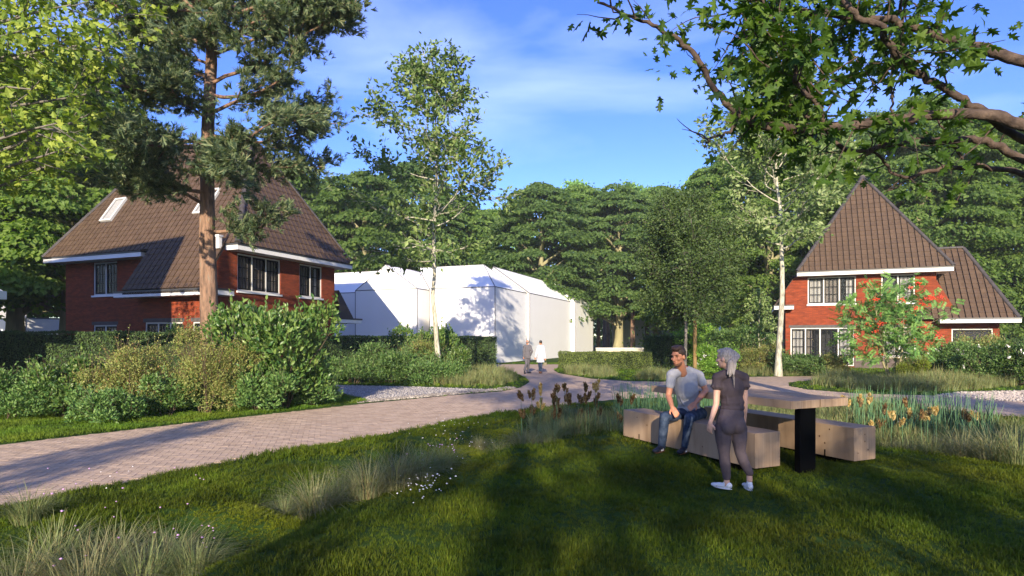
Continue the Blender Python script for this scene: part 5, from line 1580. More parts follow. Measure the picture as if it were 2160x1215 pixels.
# ------------------------------------------------------------------ shrubs
def shrub_mesh(seed, rx, ry, h, n, leaf, tpl, mat, lumps=9, upright=.5, stems=9, lobes=.28):
    """leafy mound made of several overlapping leaf clouds plus stems; unit placed with its base at z=0"""
    r = np.random.default_rng(seed); h *= .86
    cs = [(0, 0, h * .46, .74)]
    for i in range(lumps):
        a = i * 2.4 + r.uniform(-.4, .4); q = r.uniform(.4, .85); cs.append((rx * q * math.cos(a), ry * q * math.sin(a), h * (r.uniform(.12, .38) if i % 2 else r.uniform(.45, .92)), r.uniform(.26, .58)))
    pos = []; nrm = []
    for (cx, cy, cz, s) in cs:
        k = int(n * s * s / sum(c[3] ** 2 for c in cs))
        d = unit(r.normal(0, 1, (k, 3))); d[:, 2] = np.where(d[:, 2] < -.5, -d[:, 2], d[:, 2])
        rad = r.uniform(.6, 1.08, k) * (1 + lobes * np.sin(d[:, 0] * 5 + cx * 3) * np.sin(d[:, 1] * 5 + cy * 4) * np.sin(d[:, 2] * 6 + seed))
        p = np.stack([cx + d[:, 0] * rx * s * rad, cy + d[:, 1] * ry * s * rad, cz + d[:, 2] * h * .5 * max(s, .5) * rad], -1)
        pos.append(p); nrm.append(d)
    pos, nrm = np.concatenate(pos), np.concatenate(nrm)
    ok = pos[:, 2] > .03; pos, nrm = pos[ok], nrm[ok]
    # shoots sticking out of the outline
    sh = r.permutation(len(pos))[:max(8, len(pos) // 45)]
    sp = []; sn = []; w = Acc()
    for i in sh:
        if pos[i, 2] < h * .45: continue
        L = r.uniform(.08, .34) * min(1.6, h + .3); d = unit(nrm[i] * .6 + np.array((0, 0, upright + .3)) + r.normal(0, .15, 3))
        w.tube([pos[i] - d * .1, pos[i] + d * L], [.006, .003], 3)
        for t in np.linspace(.2, 1, 6): sp.append(pos[i] + d * L * t); sn.append(unit(d * .3 + r.normal(0, 1, 3)))
    if sp: pos = np.concatenate([pos, sp]); nrm = np.concatenate([nrm, sn])
    dirs = nrm * .8 + r.normal(0, .5, pos.shape) + (0, 0, upright)
    nn = nrm * .5 + r.normal(0, .5, pos.shape) + (0, 0, .55)
    V, T = scatter(tpl[0], tpl[1], pos, dirs, nn, r.uniform(.65, 1.2, len(pos)) * leaf)
    for i in range(stems):
        a = r.uniform(0, 6.28); q = r.uniform(.3, .9)
        w.tube(walk((rx * .15 * math.cos(a), ry * .15 * math.sin(a), -.05), (math.cos(a) * q * rx, math.sin(a) * q * ry, h), h * .95, 5, .1, 0, r), np.linspace(.012, .005, 6) * min(1.5, h), 5)
    return w.mesh('stem', M['stem'], True), mesh_np('foliage', V, T, mat)


def shrub(label, px, D, wpx, h, seed, n, leaf, tpl, mat, group=None, up=.5, lumps=9, flowers=None, depth=.8, lobes=.28):
    rx = wpx / 2 / F_PX * D
    t = thing('shrub', label, 'shrub', ((px - CX) / F_PX * D, D, 0), 0, group)
    a, b = shrub_mesh(seed, rx, rx * depth, h, int(n * 2.3), leaf * .78, tpl, mat, lumps, up, lobes=lobes)
    link('stem', a, t); link('foliage', b, t)
    if flowers:
        fm, k, fs = flowers; r = np.random.default_rng(seed + 500)
        co = np.zeros(len(b.vertices) * 3, np.float32); b.vertices.foreach_get('co', co); co = co.reshape(-1, 3)
        c = co[r.permutation(len(co))]; c = c[(c[:, 1] < .3 * rx) & (c[:, 2] > h * .3)][:k]
        V, T = scatter(LEAF4[0] * (1.4, 1, 1), LEAF4[1], np.repeat(c, 7, 0) + r.normal(0, fs * .35, (len(c) * 7, 3)) + (0, -.05, .02), r.normal(0, 1, (len(c) * 7, 3)), r.normal(0, .5, (len(c) * 7, 3)) + (0, -.6, .6), np.full(len(c) * 7, fs))
        obj_np('blossom', V, T, fm, t)
    return t


GL, GC, GR = 'shrubs in front of the long hedge', 'shrubs before the white blocks', 'shrubs around the right house'
shrub('dark green shrub cut by the left edge', 5, 13.6, 190, 1.25, 1, 4200, .10, LEAF8, M['lf_blue'], GL)
shrub('laurel with upright pale green shoots, leftmost tall shrub', 132, 14.0, 150, 1.42, 2, 3600, .13, LEAF8, M['lf_laurel'], GL, .8)
shrub('low dark shrub at the foot of the leftmost laurel', 215, 13.0, 130, .75, 3, 2300, .10, LEAF8, M['lf_blue'], GL)
shrub('yellow-green small-leaved shrub with reddish flecks, left of its pair', 272, 14.2, 165, 1.65, 4, 8200, .062, LEAF4, M['lf_yellow'], GL, .3)
shrub('blue-green shrub squeezed between the two yellow-green ones', 352, 14.2, 110, 1.12, 5, 2600, .10, LEAF8, M['lf_blue'], GL)
shrub('taller yellow-green small-leaved shrub beside the pine trunk', 437, 14.6, 165, 2.2, 6, 9800, .062, LEAF4, M['lf_yellow'], GL, .3)
shrub('tall broad laurel with big glossy leaves right of the pine trunk', 590, 15.6, 225, 2.95, 7, 4300, .19, LEAF8, M['lf_laurel'], GL, .9, 12)
shrub('dark laurel in front of the tall broad laurel', 545, 14.9, 120, 1.25, 8, 2500, .13, LEAF8, M['lf_blue'], GL, .7)
shrub('low blue-green shrub at the right end of the long shrub bed', 655, 16.2, 100, 1.0, 9, 2200, .11, LEAF8, M['lf_blue'], GL)
shrub('rhododendron with mauve flowers between hedge and left house', 395, 23.5, 130, 2.5, 10, 3500, .14, LEAF8, M['lf_blue'], None, .3, 9, (M['flower_p'], 14, .07))
shrub('dark bushy shrub just behind the gravel path, leftmost in the middle bed', 668, 24.6, 120, 1.25, 11, 3000, .13, LEAF8, M['lf_blue'], GC)
shrub('spreading blue-green shrub second from left in the middle bed', 745, 24.6, 110, 1.3, 12, 3000, .13, LEAF8, M['lf_blue'], GC)
shrub('large spreading blue-green shrub in the centre of the middle bed', 825, 25.2, 150, 1.72, 13, 5000, .13, LEAF8, M['lf_blue'], GC)
shrub('tall laurel behind the slender tree in the middle bed', 895, 28.0, 135, 2.35, 14, 3400, .20, LEAF8, M['lf_laurel'], GC, .9)
shrub('yellowish small-leaved shrub beside the slender tree trunk', 893, 25.9, 90, 1.85, 15, 4600, .08, LEAF4, M['lf_yellow'], GC, .3)
shrub('blue-green shrub in front of the slender tree trunk', 905, 24.4, 120, 1.25, 16, 3600, .12, LEAF8, M['lf_blue'], GC)
shrub('laurel half hidden by the slender tree trunk, right side', 952, 26.6, 80, 1.6, 17, 1900, .16, LEAF8, M['lf_laurel'], GC, .8)
shrub('bright green shrub with white flowers behind the seated man', 1515, 30.5, 90, 1.75, 18, 3200, .13, LEAF8, M['lf_bright'], GR, .4, 8, (M['flower_w'], 18, .07))
shrub('dark shrub behind the bright green white-flowered one', 1560, 34.0, 130, 2.6, 19, 3400, .17, LEAF8, M['lf_blue'], GR)
shrub('yellow-green shrub behind the standing woman', 1598, 31.0, 90, 1.75, 20, 4200, .09, LEAF4, M['lf_yellow'], GR, .4)
shrub('low blue-green shrub at the foot of the pale trunk', 1662, 30.0, 90, 1.15, 21, 2600, .12, LEAF8, M['lf_blue'], GR)
shrub('low green shrub under the glazed front of the right house', 1722, 29.6, 85, 1.1, 22, 2500, .12, LEAF8, M['lf_blue'], GR)
shrub('small yellowish shrub at the right end of the glazed front', 1762, 29.2, 55, 1.2, 23, 2200, .09, LEAF4, M['lf_yellow'], GR)
shrub('olive globe-shaped shrub right of the rowan trunk', 1924, 25.5, 68, 1.05, 24, 5200, .06, LEAF4, M['lf_olive'], GR, .3, 5, None, .9, .05)
shrub('leafy shrub with white flowers behind the olive globe', 2010, 27.0, 110, 1.75, 25, 4000, .13, LEAF8, M['lf_blue'], GR, .5, 9, (M['flower_w'], 14, .07))
shrub('yellowish shrub before the garage of the right house', 2058, 29.0, 100, 2.2, 26, 4500, .11, LEAF4, M['lf_yellow'], GR)
shrub('dense green shrub with white flowers right of the olive globe', 2080, 24.5, 130, 1.6, 27, 4600, .12, LEAF8, M['lf_blue'], GR, .5, 9, (M['flower_w'], 10, .08))
shrub('tall dark shrub with white flowers at the right edge', 2152, 23.5, 110, 2.05, 28, 4200, .13, LEAF8, M['lf_laurel'], GR, .6, 9, (M['flower_w'], 12, .08))
shrub('dark shrub low behind the rowan tree', 1975, 28.0, 90, 1.4, 29, 2600, .13, LEAF8, M['lf_blue'], GR)
shrub('loose green shrub behind the stake of the young tree', 1490, 37.0, 120, 2.9, 30, 2800, .2, LEAF8, M['lf_bright'], GR)


# ------------------------------------------------------------------ ornamental grass
def grass_clump(seed, n, h, spread, w, mat, arch=.9):
    """one tussock: n arching blades, 5 segments each"""
    r = np.random.default_rng(seed)
    a = r.uniform(0, 6.283, n); L = h * r.uniform(.55, 1.2, n); lean = r.uniform(.08, 1, n) ** .8 * arch
    b = np.stack([np.cos(a), np.sin(a)], -1); s = np.stack([-np.sin(a), np.cos(a)], -1)
    root = b * (spread * np.sqrt(r.uniform(0, 1, n)))[:, None] + r.normal(0, .02, (n, 2))
    tw = r.normal(0, .5, n)
    ts = np.array((0, .3, .55, .8, 1.0)); V = []
    for t in ts:
        out = L * lean * (t ** 1.8) * .80; z = L * (t - .50 * np.minimum(lean, 1.25) * t ** 2.4)
        c = np.concatenate([root + b * out[:, None] + s * (tw * L * .18 * t * t)[:, None], z[:, None]], 1)
        ww = (w * (1 - t) ** .55 * .5 + .0006)
        V += [c - np.concatenate([s * ww, np.zeros((n, 1))], 1), c + np.concatenate([s * ww, np.zeros((n, 1))], 1)]
    V = np.stack(V, 1).reshape(-1, 3)
    k = np.arange(n)[:, None] * 10
    Q = np.concatenate([np.stack([k[:, 0] + 2 * i, k[:, 0] + 2 * i + 1, k[:, 0] + 2 * i + 3, k[:, 0] + 2 * i + 2], -1) for i in range(4)])
    return mesh_np('blades', V, Q, mat)


CL = [grass_clump(s, 430, .70, .22, .0062, M['tuft'], 1.5) for s in (1, 2, 3)] + [grass_clump(s, 380, .64, .22, .006, M['tuft2'], 1.45) for s in (4, 5, 6)]
# foreground tussocks, each a thing
SP = [  # px, py of the foot, size, mesh, label
    (30, 1222, 1.0, 0, 'arching grass tussock in the bottom left corner'), (110, 1178, .95, 4, 'grass tussock at the bottom left, by the road edge'), (175, 1225, 1.05, 1, 'grass tussock at the bottom, second from the left corner'),
    (240, 1165, .95, 2, 'tall grass tussock at the bottom left with long pale blades'), (300, 1215, 1.0, 3, 'greenish tussock at the bottom left group, front right'), (350, 1160, .9, 0, 'grass tussock at the right end of the bottom left group'),
    (60, 1120, .75, 5, 'small grass tussock nearest the road at the left edge'), (410, 1200, .72, 4, 'low sparse tussock beside the mossy hump'),
    (600, 1055, .62, 3, 'small grass tussock at the left of the middle group'), (665, 1085, .95, 1, 'grass tussock in front of the middle group'), (720, 1062, 1.0, 4, 'tall pale tussock in the middle group, left of centre'), (775, 1075, .98, 2, 'tall pale tussock in the centre of the middle group'),
    (835, 1060, 1.0, 0, 'tall pale tussock right of centre in the middle group'), (890, 1042, .95, 5, 'grass tussock second from right in the middle group'), (935, 1020, .8, 3, 'grass tussock at the right end of the middle group'),
    (1050, 958, .72, 4, 'small tussock on the far side of the swale, left'), (1105, 965, .8, 1, 'small tussock on the far side of the swale, middle'), (1165, 955, .8, 5, 'small tussock on the far side of the swale, right'), (1010, 938, .55, 2, 'tiny tussock behind the far swale tussocks'),
    (1150, 922, .85, 3, 'green tussock among the brown plumes, left'), (1215, 925, .95, 4, 'green tussock among the brown plumes, middle'), (1275, 925, .95, 5, 'green tussock beside the far end of the near bench'), (1180, 890, .8, 0, 'tussock behind the brown plumes'),
    (1900, 962, .7, 1, 'tussock beside the right end of the far bench'), (1965, 975, .9, 3, 'brownish tussock right of the far bench, left of its group'), (2030, 985, 1.0, 2, 'brownish tussock right of the far bench, middle'), (2095, 1000, 1.1, 0, 'big brownish tussock near the right edge'),
    (2150, 1015, 1.15, 4, 'arching tussock cut by the right edge'), (2120, 955, 1.0, 1, 'tussock behind the big one at the right edge'), (2010, 945, .85, 5, 'tussock behind the brownish group right of the far bench'), (1860, 935, .8, 4, 'tussock right behind the far bench'),
    (1800, 905, .8, 3, 'green tussock under the right end of the table'), (1740, 900, .8, 5, 'green tussock seen between table leg and far bench'), (1680, 890, .8, 4, 'green tussock behind the table leg'), (1610, 885, .8, 3, 'green tussock behind the standing woman'), (1930, 915, .8, 0, 'tussock among the golden plumes'),
]
for px, py, s, m, lab in SP:
    x, y = G(px, py, -.1)
    z = float(height(np.array([x]), np.array([y]))[0])
    if hard_dist(np.array([x]), np.array([y]))[0] < .1: continue
    t = thing('grass_tussock', lab, 'grass tussock', (x, y, z - .01), random.uniform(0, 6.28), 'ornamental grass tussocks')
    s *= .86; t.scale = (s, s, s); link('blades', CL[m], t)

# beds of low grass beyond the road, uncountable
def grass_bed(name, poly_px, n, h, mat, seed, z=0.0):
    poly = np.array([G(*p) for p in poly_px]); lo, hi = poly.min(0), poly.max(0); r = np.random.default_rng(seed)
    p = r.uniform(lo, hi, (n * 6, 2)); p = p[inside(poly, p[:, 0], p[:, 1]) & (hard_dist(p[:, 0], p[:, 1]) > .12)][:n]; k = len(p)
    Z = height(p[:, 0], p[:, 1])
    var = [bpy.data.objects.new('grass_blades', grass_clump(seed * 10 + i, 26, h, .13, .013, mat, .8)) for i in range(4)]
    return instancer(name, np.concatenate([p, Z[:, None]], 1), r.uniform(0, 6.28, k), r.normal(0, .12, (k, 2)), r.uniform(.7, 1.25, k) * (.85 + .3 * np.sin(p[:, 0] * 1.3) * np.sin(p[:, 1] * 1.1 + 2)), var, mat)


grass_bed('ornamental_grass', [(920, 812), (1000, 816), (1060, 813), (1090, 803), (1070, 789), (1000, 786), (950, 795)], 520, .55, M['tuft2'], 201)
grass_bed('ornamental_grass', [(1185, 789), (1260, 798), (1300, 795), (1290, 785), (1200, 780)], 260, .5, M['tuft2'], 202)
grass_bed('ornamental_grass', [(1340, 802), (1420, 803), (1480, 797), (1470, 790), (1380, 791)], 260, .5, M['tuft2'], 203)
grass_bed('ornamental_grass', [(1555, 793), (1690, 793), (1700, 786), (1570, 785)], 320, .5, M['tuft2'], 204)
grass_bed('ornamental_grass', [(1715, 815), (1800, 822), (1920, 828), (2010, 826), (2140, 816), (2140, 805), (1900, 806), (1760, 803)], 1300, .55, M['tuft2'], 205)
grass_bed('swale_grass', [(1120, 935), (1320, 930), (1330, 880), (1200, 872), (1120, 885)], 330, .38, M['tuft2'], 206)
grass_bed('swale_grass', [(1520, 900), (1850, 915), (1900, 930), (2160, 960), (2160, 910), (1960, 885), (1850, 868), (1560, 862)], 1000, .42, M['tuft2'], 207)

# reeds: thin stalks (mass) and the feathery plumes (counted)
def reeds(name, poly_px, n, h0, h1, seed):
    poly = np.array([G(*p) for p in poly_px]); lo, hi = poly.min(0), poly.max(0); r = np.random.default_rng(seed)
    p = r.uniform(lo, hi, (n * 6, 2)); p = p[inside(poly, p[:, 0], p[:, 1]) & (hard_dist(p[:, 0], p[:, 1]) > .1)][:n]
    Z = height(p[:, 0], p[:, 1]); a = Acc()
    for (x, y), z in zip(p, Z):
        h = r.uniform(h0, h1); l = r.normal(0, .06, 2)
        a.tube([(x, y, z - .05), (x + l[0] * .4, y + l[1] * .4, z + h * .55), (x + l[0], y + l[1], z + h)], [.007, .006, .002], 4)
        if r.uniform() < .35:
            b = r.uniform(0, 6.28); c = np.array((x, y, z + h * .25)); d = np.array((math.cos(b) * .16, math.sin(b) * .16, h * .45)); s = np.array((-math.sin(b), math.cos(b), 0)) * .012
            a.add([c - s, c + s, c + d * .6 + s, c + d * .6 - s, c + d], [(0, 1, 2, 3)], [(3, 2, 4)])
    return tag(a.obj(name, M['reed'], None), kind='stuff')


reeds('reeds', [(1290, 905), (1520, 905), (1530, 862), (1300, 862)], 420, .45, .85, 301)
reeds('reeds', [(1790, 912), (2090, 940), (2110, 905), (1990, 880), (1800, 868)], 520, .4, .8, 302)


def plume_mesh(seed, mat, L=.20, R=.05, n=46):
    r = np.random.default_rng(seed)
    t = r.uniform(0, 1, n); a = r.uniform(0, 6.28, n)
    rad = R * np.sin(np.clip(t, .06, .98) * math.pi) ** .7 * r.uniform(.2, .7, n)
    pos = np.stack([rad * np.cos(a), rad * np.sin(a), t * L], -1)
    d = np.stack([np.cos(a) * .45, np.sin(a) * .45, np.full(n, .9)], -1) + r.normal(0, .12, (n, 3))
    V, T = scatter(LEAF4[0] * (1.0, 1, 1), LEAF4[1], pos, d, np.stack([np.cos(a), np.sin(a), np.zeros(n)], -1), r.uniform(.055, .10, n))
    return mesh_np('plume', V, T, mat)


PB = [plume_mesh(s, M['plume_brown']) for s in (1, 2, 3)]; PG = [plume_mesh(s, M['plume_gold']) for s in (4, 5, 6)]
PLB = [(1100, 834), (1122, 832), (1140, 818), (1140, 850), (1101, 862), (1122, 862), (1166, 825), (1174, 812), (1192, 812), (1175, 838), (1168, 850), (1195, 838), (1180, 862), (1201, 840), (1222, 832), (1240, 834), (1236, 814), (1256, 812), (1262, 832), (1255, 840),
       (1170, 872), (1225, 865), (1244, 862), (1265, 864), (1305, 842), (1334, 838), (1306, 880)]
PLG = [(1786, 846), (1815, 840), (1837, 846), (1812, 838), (1880, 874), (1903, 886), (1916, 870), (1912, 846), (1950, 870), (1958, 874), (1976, 868), (1864, 866), (1840, 892), (1942, 868), (2031, 872), (2042, 882), (2055, 874), (1860, 888)]
stalk = {}
rr = random.Random(9)
for i, (px, py) in enumerate(PLB + PLG):
    left = i < len(PLB); D = rr.uniform(10.6, 12.4) if left else rr.uniform(9.8, 11.6)
    tip = P(px, py, D); z0 = float(height(np.array([tip[0]]), np.array([D]))[0]); H = tip[2] - z0 + .02
    gold = (not left and px not in (1815, 1864, 1912, 1942, 2031, 2042, 1860)) or px in (1140, 1256)
    lab = ('brown feathery plume on a thin stem by the far end of the near bench' if left and not gold else 'pale straw plume among the brown ones by the near bench' if left else
           'golden feathery plume on a thin stem right of the table' if gold else 'dark brown plume among the golden ones right of the table')
    clus = ('in the sparse cluster farthest left' if px < 1155 else 'in the dense middle cluster' if px < 1212 else 'in the cluster nearest the bench end' if px < 1290 else 'leaning over the near bench end') if left else ('beside the table corner' if px < 1870 else 'in the middle of the row' if px < 1960 else 'at the right end of the row')
    lab = ('tall ' if py < (840 if left else 867) else 'short ') + lab.split(' on a thin')[0].split(' by the far')[0].split(' among')[0] + ' ' + clus + (' left of the near bench' if left and px < 1290 else ' right of the table' if not left else '')
    t = thing('reed_plume', lab, 'plume', (tip[0], D, z0), rr.uniform(0, 6.28), ('brown plumes left of the benches' if not gold else 'straw plumes left of the benches') if left else ('golden plumes right of the table' if gold else 'dark plumes right of the table'))
    k = round(H, 1)
    if k not in stalk:
        a = Acc(); a.tube([(0, 0, -.05), (.01, 0, k * .5), (0, .01, k - .02)], [.005, .0045, .003], 4); stalk[k] = a.mesh('stem', M['reed'])
    st = link('stem', stalk[k], t)
    for q in range(3 if left else 2):
        o = link('plume', (PG if gold else PB)[(i + q) % 3], t); o.location = (.03 * math.cos(q * 2.1) * (q > 0), .03 * math.sin(q * 2.1) * (q > 0), k - .10 - .04 * q); o.rotation_euler = (rr.uniform(-.35, .35), rr.uniform(-.35, .35), rr.uniform(0, 6)); s = rr.uniform(.5, .75); o.scale = (s, s, s)

# small flowers in the grass
def flowers(name, spots, mat, r0, n, seed, h=.16):
    r = np.random.default_rng(seed); a = Acc(); st = Acc()
    pet = np.array([(0, 0, 0)] + [(math.cos(k * 1.0472) * (1 if k % 2 else .7), math.sin(k * 1.0472) * (1 if k % 2 else .7), .15) for k in range(6)])
    for px, py, sx, sy, k in spots:
        for i in range(k):
            x, y = G(px + r.normal(0, sx), py + r.normal(0, sy), -.05)
            if hard_dist(np.array([x]), np.array([y]))[0] < .05: continue
            z = float(height(np.array([x]), np.array([y]))[0]) + h * r.uniform(.5, 1.4)
            s = r0 * r.uniform(.6, 1.2)
            a.add(pet * s + (x, y, z) + r.normal(0, .1, (7, 3)) * s, None, [(0, 1 + j, 1 + (j + 1) % 6) for j in range(6)])
            a.add(ico_v * s * .5 + (x, y, z + s * .2), None, ico_f)
    return tag(a.obj(name, mat), kind='stuff')


flowers('white_flowers', [(905, 1070, 30, 18, 36), (880, 1095, 18, 8, 14), (930, 935, 40, 14, 26), (240, 1036, 22, 6, 9), (960, 905, 30, 8, 14), (1000, 930, 30, 14, 14), (1215, 890, 12, 10, 10), (1880, 905, 60, 12, 8)], M['flower_w'], .014, 1, 401)
flowers('pink_flowers', [(180, 1090, 60, 22, 12), (170, 1165, 70, 22, 10), (370, 1110, 20, 20, 7), (440, 1128, 12, 8, 8), (900, 985, 25, 20, 12), (950, 1005, 14, 10, 8), (420, 1068, 8, 6, 3)], M['flower_p'], .016, 1, 402, .3)
# ------------------------------------------------------------------ picnic table and benches
B0 = np.array((2.913, 7.196)); LDIR = np.array((-.4115, .9114)); SDIR = np.array((.9114, .4115))
RZL = math.atan2(LDIR[1], LDIR[0])                  # local x along the long side


def bevel_box(name, lo, hi, mat, parent, b=.006):
    bm = bmesh.new(); bmesh.ops.create_cube(bm, size=1)
    for v in bm.verts:
        v.co = Vector([lo[i] + (v.co[i] + .5) * (hi[i] - lo[i]) for i in range(3)])
    bmesh.ops.bevel(bm, geom=bm.edges[:], offset=b, segments=2, profile=.6, affect='EDGES')
    me = bpy.data.meshes.new(name); bm.to_mesh(me); bm.free()
    return link(name, me, parent, mat)


def loc_s(s, l, z=0): return (B0[0] + SDIR[0] * s + LDIR[0] * l, B0[1] + SDIR[1] * s + LDIR[1] * l, z)


def bench(label, s0, l0, knots):
    # local: x along the length, y to the LEFT of it (= -SDIR)
    t = thing('bench', label, 'bench', loc_s(s0, l0, .25), RZL, 'block benches at the picnic table')
    Lb, wb, hb = 2.72, .41, .423
    bevel_box('beam', (0, -wb, 0), (Lb, 0, hb), M['wood'], t)
    a = Acc()
    for x in (.42, Lb - .42):
        a.box((x - .009, -wb - .003, -.004), (x + .009, .003, .085))
    a.obj('slot_shade_strip', M['black'], t)  # black strips on the beam stand in for the shade in its slots
    a = Acc(); a.box((.3, -wb + .05, -.12), (Lb - .3, -.05, -.002)); a.obj('base', M['black'], t)
    k = Acc()
    for (f, u, v, rr_) in knots:
        rr_ *= .8
        n = 9; ang_ = np.arange(n) * 2 * math.pi / n
        if f == 'side': V = [(u, .0032, v)] + [(u + rr_ * math.cos(q), .003, v + rr_ * 1.2 * math.sin(q)) for q in ang_]
        else: V = [(-.0032, u, v)] + [(-.003, u + rr_ * math.cos(q), v + rr_ * 1.2 * math.sin(q)) for q in ang_]
        k.add(V, None, [(0, 1 + i, 1 + (i + 1) % n) for i in range(n)])
    k.obj('wood_knot', M['knot'], t)
    return t


bench('near wooden block bench the man sits on', 0, 0, [('side', 2.35, .34, .012), ('side', 2.1, .25, .014), ('side', 1.75, .30, .014), ('side', 1.1, .33, .012), ('side', .9, .12, .011), ('side', .55, .28, .012)])
bench('far wooden block bench beyond the table leg', 1.487, -.193, [('side', .35, .36, .013), ('side', .5, .25, .015), ('side', .42, .17, .015), ('side', 1.3, .2, .012), ('end', -.2, .33, .011), ('end', -.2, .24, .011), ('end', -.26, .13, .012), ('end', -.07, .1, .009)])
t = thing('picnic_table', 'long plank-topped wooden table on black steel legs', 'table', loc_s(.446, -.138, .05), RZL)
TZ = .955 - .05
bevel_box('plank', (0, -.491, TZ), (2.72, 0, TZ + .1), M['wood'], t, .005)
bevel_box('plank', (0, -1.0, TZ), (2.72, -.509, TZ + .1), M['wood'], t, .005)
for x0 in (.03, 2.12):
    a = Acc(); a.box((x0, -.45, -.12), (x0 + .08, -.18, TZ - .003)); a.obj('leg', M['black'], t)

# ------------------------------------------------------------------ people
def ell_geo(c, r, R=None, n=14, m=9):
    th = np.linspace(0, math.pi, m)[1:-1]; ph = np.arange(n) * 2 * math.pi / n
    V = [(0, 0, 1)] + [(math.sin(a) * math.cos(b), math.sin(a) * math.sin(b), math.cos(a)) for a in th for b in ph] + [(0, 0, -1)]
    V = np.array(V) * np.asarray(r)
    if R is not None: V = V @ np.asarray(R).T
    V = V + np.asarray(c)
    T = [(0, 1 + j, 1 + (j + 1) % n) for j in range(n)]; Q = []
    for i in range(m - 3):
        for j in range(n):
            a = 1 + i * n + j; b = 1 + i * n + (j + 1) % n
            Q.append((a, a + n, b + n, b))
    l = len(V) - 1; s = 1 + (m - 3) * n
    T += [(l, s + (j + 1) % n, s + j) for j in range(n)]
    return V, Q, T


class Body:
    def __init__(s): s.a = Acc()

    def ell(s, c, r, R=None): s.a.add(*ell_geo(c, r, R)); return s

    def cap(s, *pr):
        """chain of (point, radius): rounded tapered limb"""
        for (p, r0), (q, r1) in zip(pr[:-1], pr[1:]):
            p, q = np.array(p, float), np.array(q, float); d = q - p; L = np.linalg.norm(d); d = d / (L + 1e-9)
            u = unit(np.cross(d, (.31, .17, .93) if abs(d[2]) < .9 else (1, .1, .2))); v = np.cross(d, u)
            prof = [(-r0, .02)] + [(-r0 * math.cos(t), r0 * math.sin(t)) for t in (.5, 1.0, 1.45)] + [(L + r1 * math.cos(t), r1 * math.sin(t)) for t in (1.45, 1.0, .5)] + [(L + r1, .02)]
            k = 12; an = np.arange(k) * 2 * math.pi / k
            V = np.concatenate([p + d * h + rr_ * (np.cos(an)[:, None] * u + np.sin(an)[:, None] * v) for h, rr_ in [(h, max(x, .0008) if x > .021 or x < .0199 else .0008) for h, x in prof]])
            n = len(prof); Q = [(i * k + j, i * k + (j + 1) % k, (i + 1) * k + (j + 1) % k, (i + 1) * k + j) for i in range(n - 1) for j in range(k)]
            c0 = len(V); V = np.concatenate([V, [p - d * r0], [q + d * r1]])
            T = [(c0, (j + 1) % k, j) for j in range(k)] + [(c0 + 1, (n - 1) * k + j, (n - 1) * k + (j + 1) % k) for j in range(k)]
            s.a.add(V, Q, T)
        return s

    def build(s, name, mat, parent, vox=.009, smooth=3, fac=.5, cut=None):
        me = s.a.mesh(name, mat, True)
        bm = bmesh.new(); bm.from_mesh(me); bmesh.ops.recalc_face_normals(bm, faces=bm.faces); bm.to_mesh(me); bm.free()
        o = bpy.data.objects.new(name, me); COL.objects.link(o)
        md = o.modifiers.new('r', 'REMESH'); md.mode = 'VOXEL'; md.voxel_size = vox; md.use_smooth_shade = True
        md = o.modifiers.new('s', 'SMOOTH'); md.factor = fac; md.iterations = smooth
        dg = bpy.context.evaluated_depsgraph_get()
        m2 = bpy.data.meshes.new_from_object(o.evaluated_get(dg)); m2.name = name
        bpy.data.objects.remove(o)
        if cut is not None:
            bm = bmesh.new(); bm.from_mesh(m2)
            for co, no in cut:
                bmesh.ops.bisect_plane(bm, geom=bm.verts[:] + bm.edges[:] + bm.faces[:], plane_co=co, plane_no=no, clear_outer=True)
            bm.to_mesh(m2); bm.free()
        m2.polygons.foreach_set('use_smooth', np.ones(len(m2.polygons), bool))
        if not m2.materials: m2.materials.append(mat)
        return link(name, m2, parent)


def basis(fwd, up=(0, 0, 1)):
    f = unit(np.array(fwd, float)); x = unit(np.cross(f, up)); u = np.cross(x, f)
    return np.stack([x, f, u], -1)            # columns: right, forward, up


def head(b, c, fwd, s=1.0, up=(0, 0, 1)):
    """skull, jaw, nose, ears, neck socket added to a Body; returns the basis"""
    R = basis(fwd, up); T = lambda *p: np.array(c) + R @ (np.array(p) * s)
    b.ell(T(0, -.005, .025), np.array((.076, .097, .10)) * s, R)
    b.ell(T(0, .022, -.045), np.array((.058, .070, .075)) * s, R)
    b.ell(T(0, .062, -.088), np.array((.030, .026, .026)) * s, R)
    b.cap((T(0, .088, .018), .010 * s), (T(0, .110, -.030), .016 * s)); b.ell(T(0, .096, -.036), np.array((.021, .013, .010)) * s, R)
    b.ell(T(0, .078, .034), np.array((.055, .020, .012)) * s, R)
    for sx in (-1, 1):
        b.ell(T(sx * .078, -.008, -.012), np.array((.010, .020, .033)) * s, R); b.ell(T(sx * .042, .062, -.022), np.array((.024, .024, .020)) * s, R)
    b.ell(T(0, .086, -.062), np.array((.024, .010, .006)) * s, R); b.ell(T(0, .083, -.072), np.array((.020, .011, .007)) * s, R)
    return R, T


def face_bits(parent, T, R, s, lipm=True, brow=None):
    e = Acc()
    for sx in (-1, 1): e.add(*ell_geo(T(sx * .032, .079, .010), np.array((.014, .009, .0065)) * s, R, 10, 7))
    e.obj('eyes', M['eye'], parent, True)
    if brow is not None:
        e = Acc()
        for sx in (-1, 1): e.add(*ell_geo(T(sx * .033, .092, .031), np.array((.020, .006, .0045)) * s, R, 10, 7))
        e.obj('eyebrows', brow, parent, True)
    if lipm:
        e = Acc(); e.add(*ell_geo(T(0, .093, -.064), np.array((.021, .006, .005)) * s, R, 10, 7)); e.obj('lips', M['lip'], parent, True)


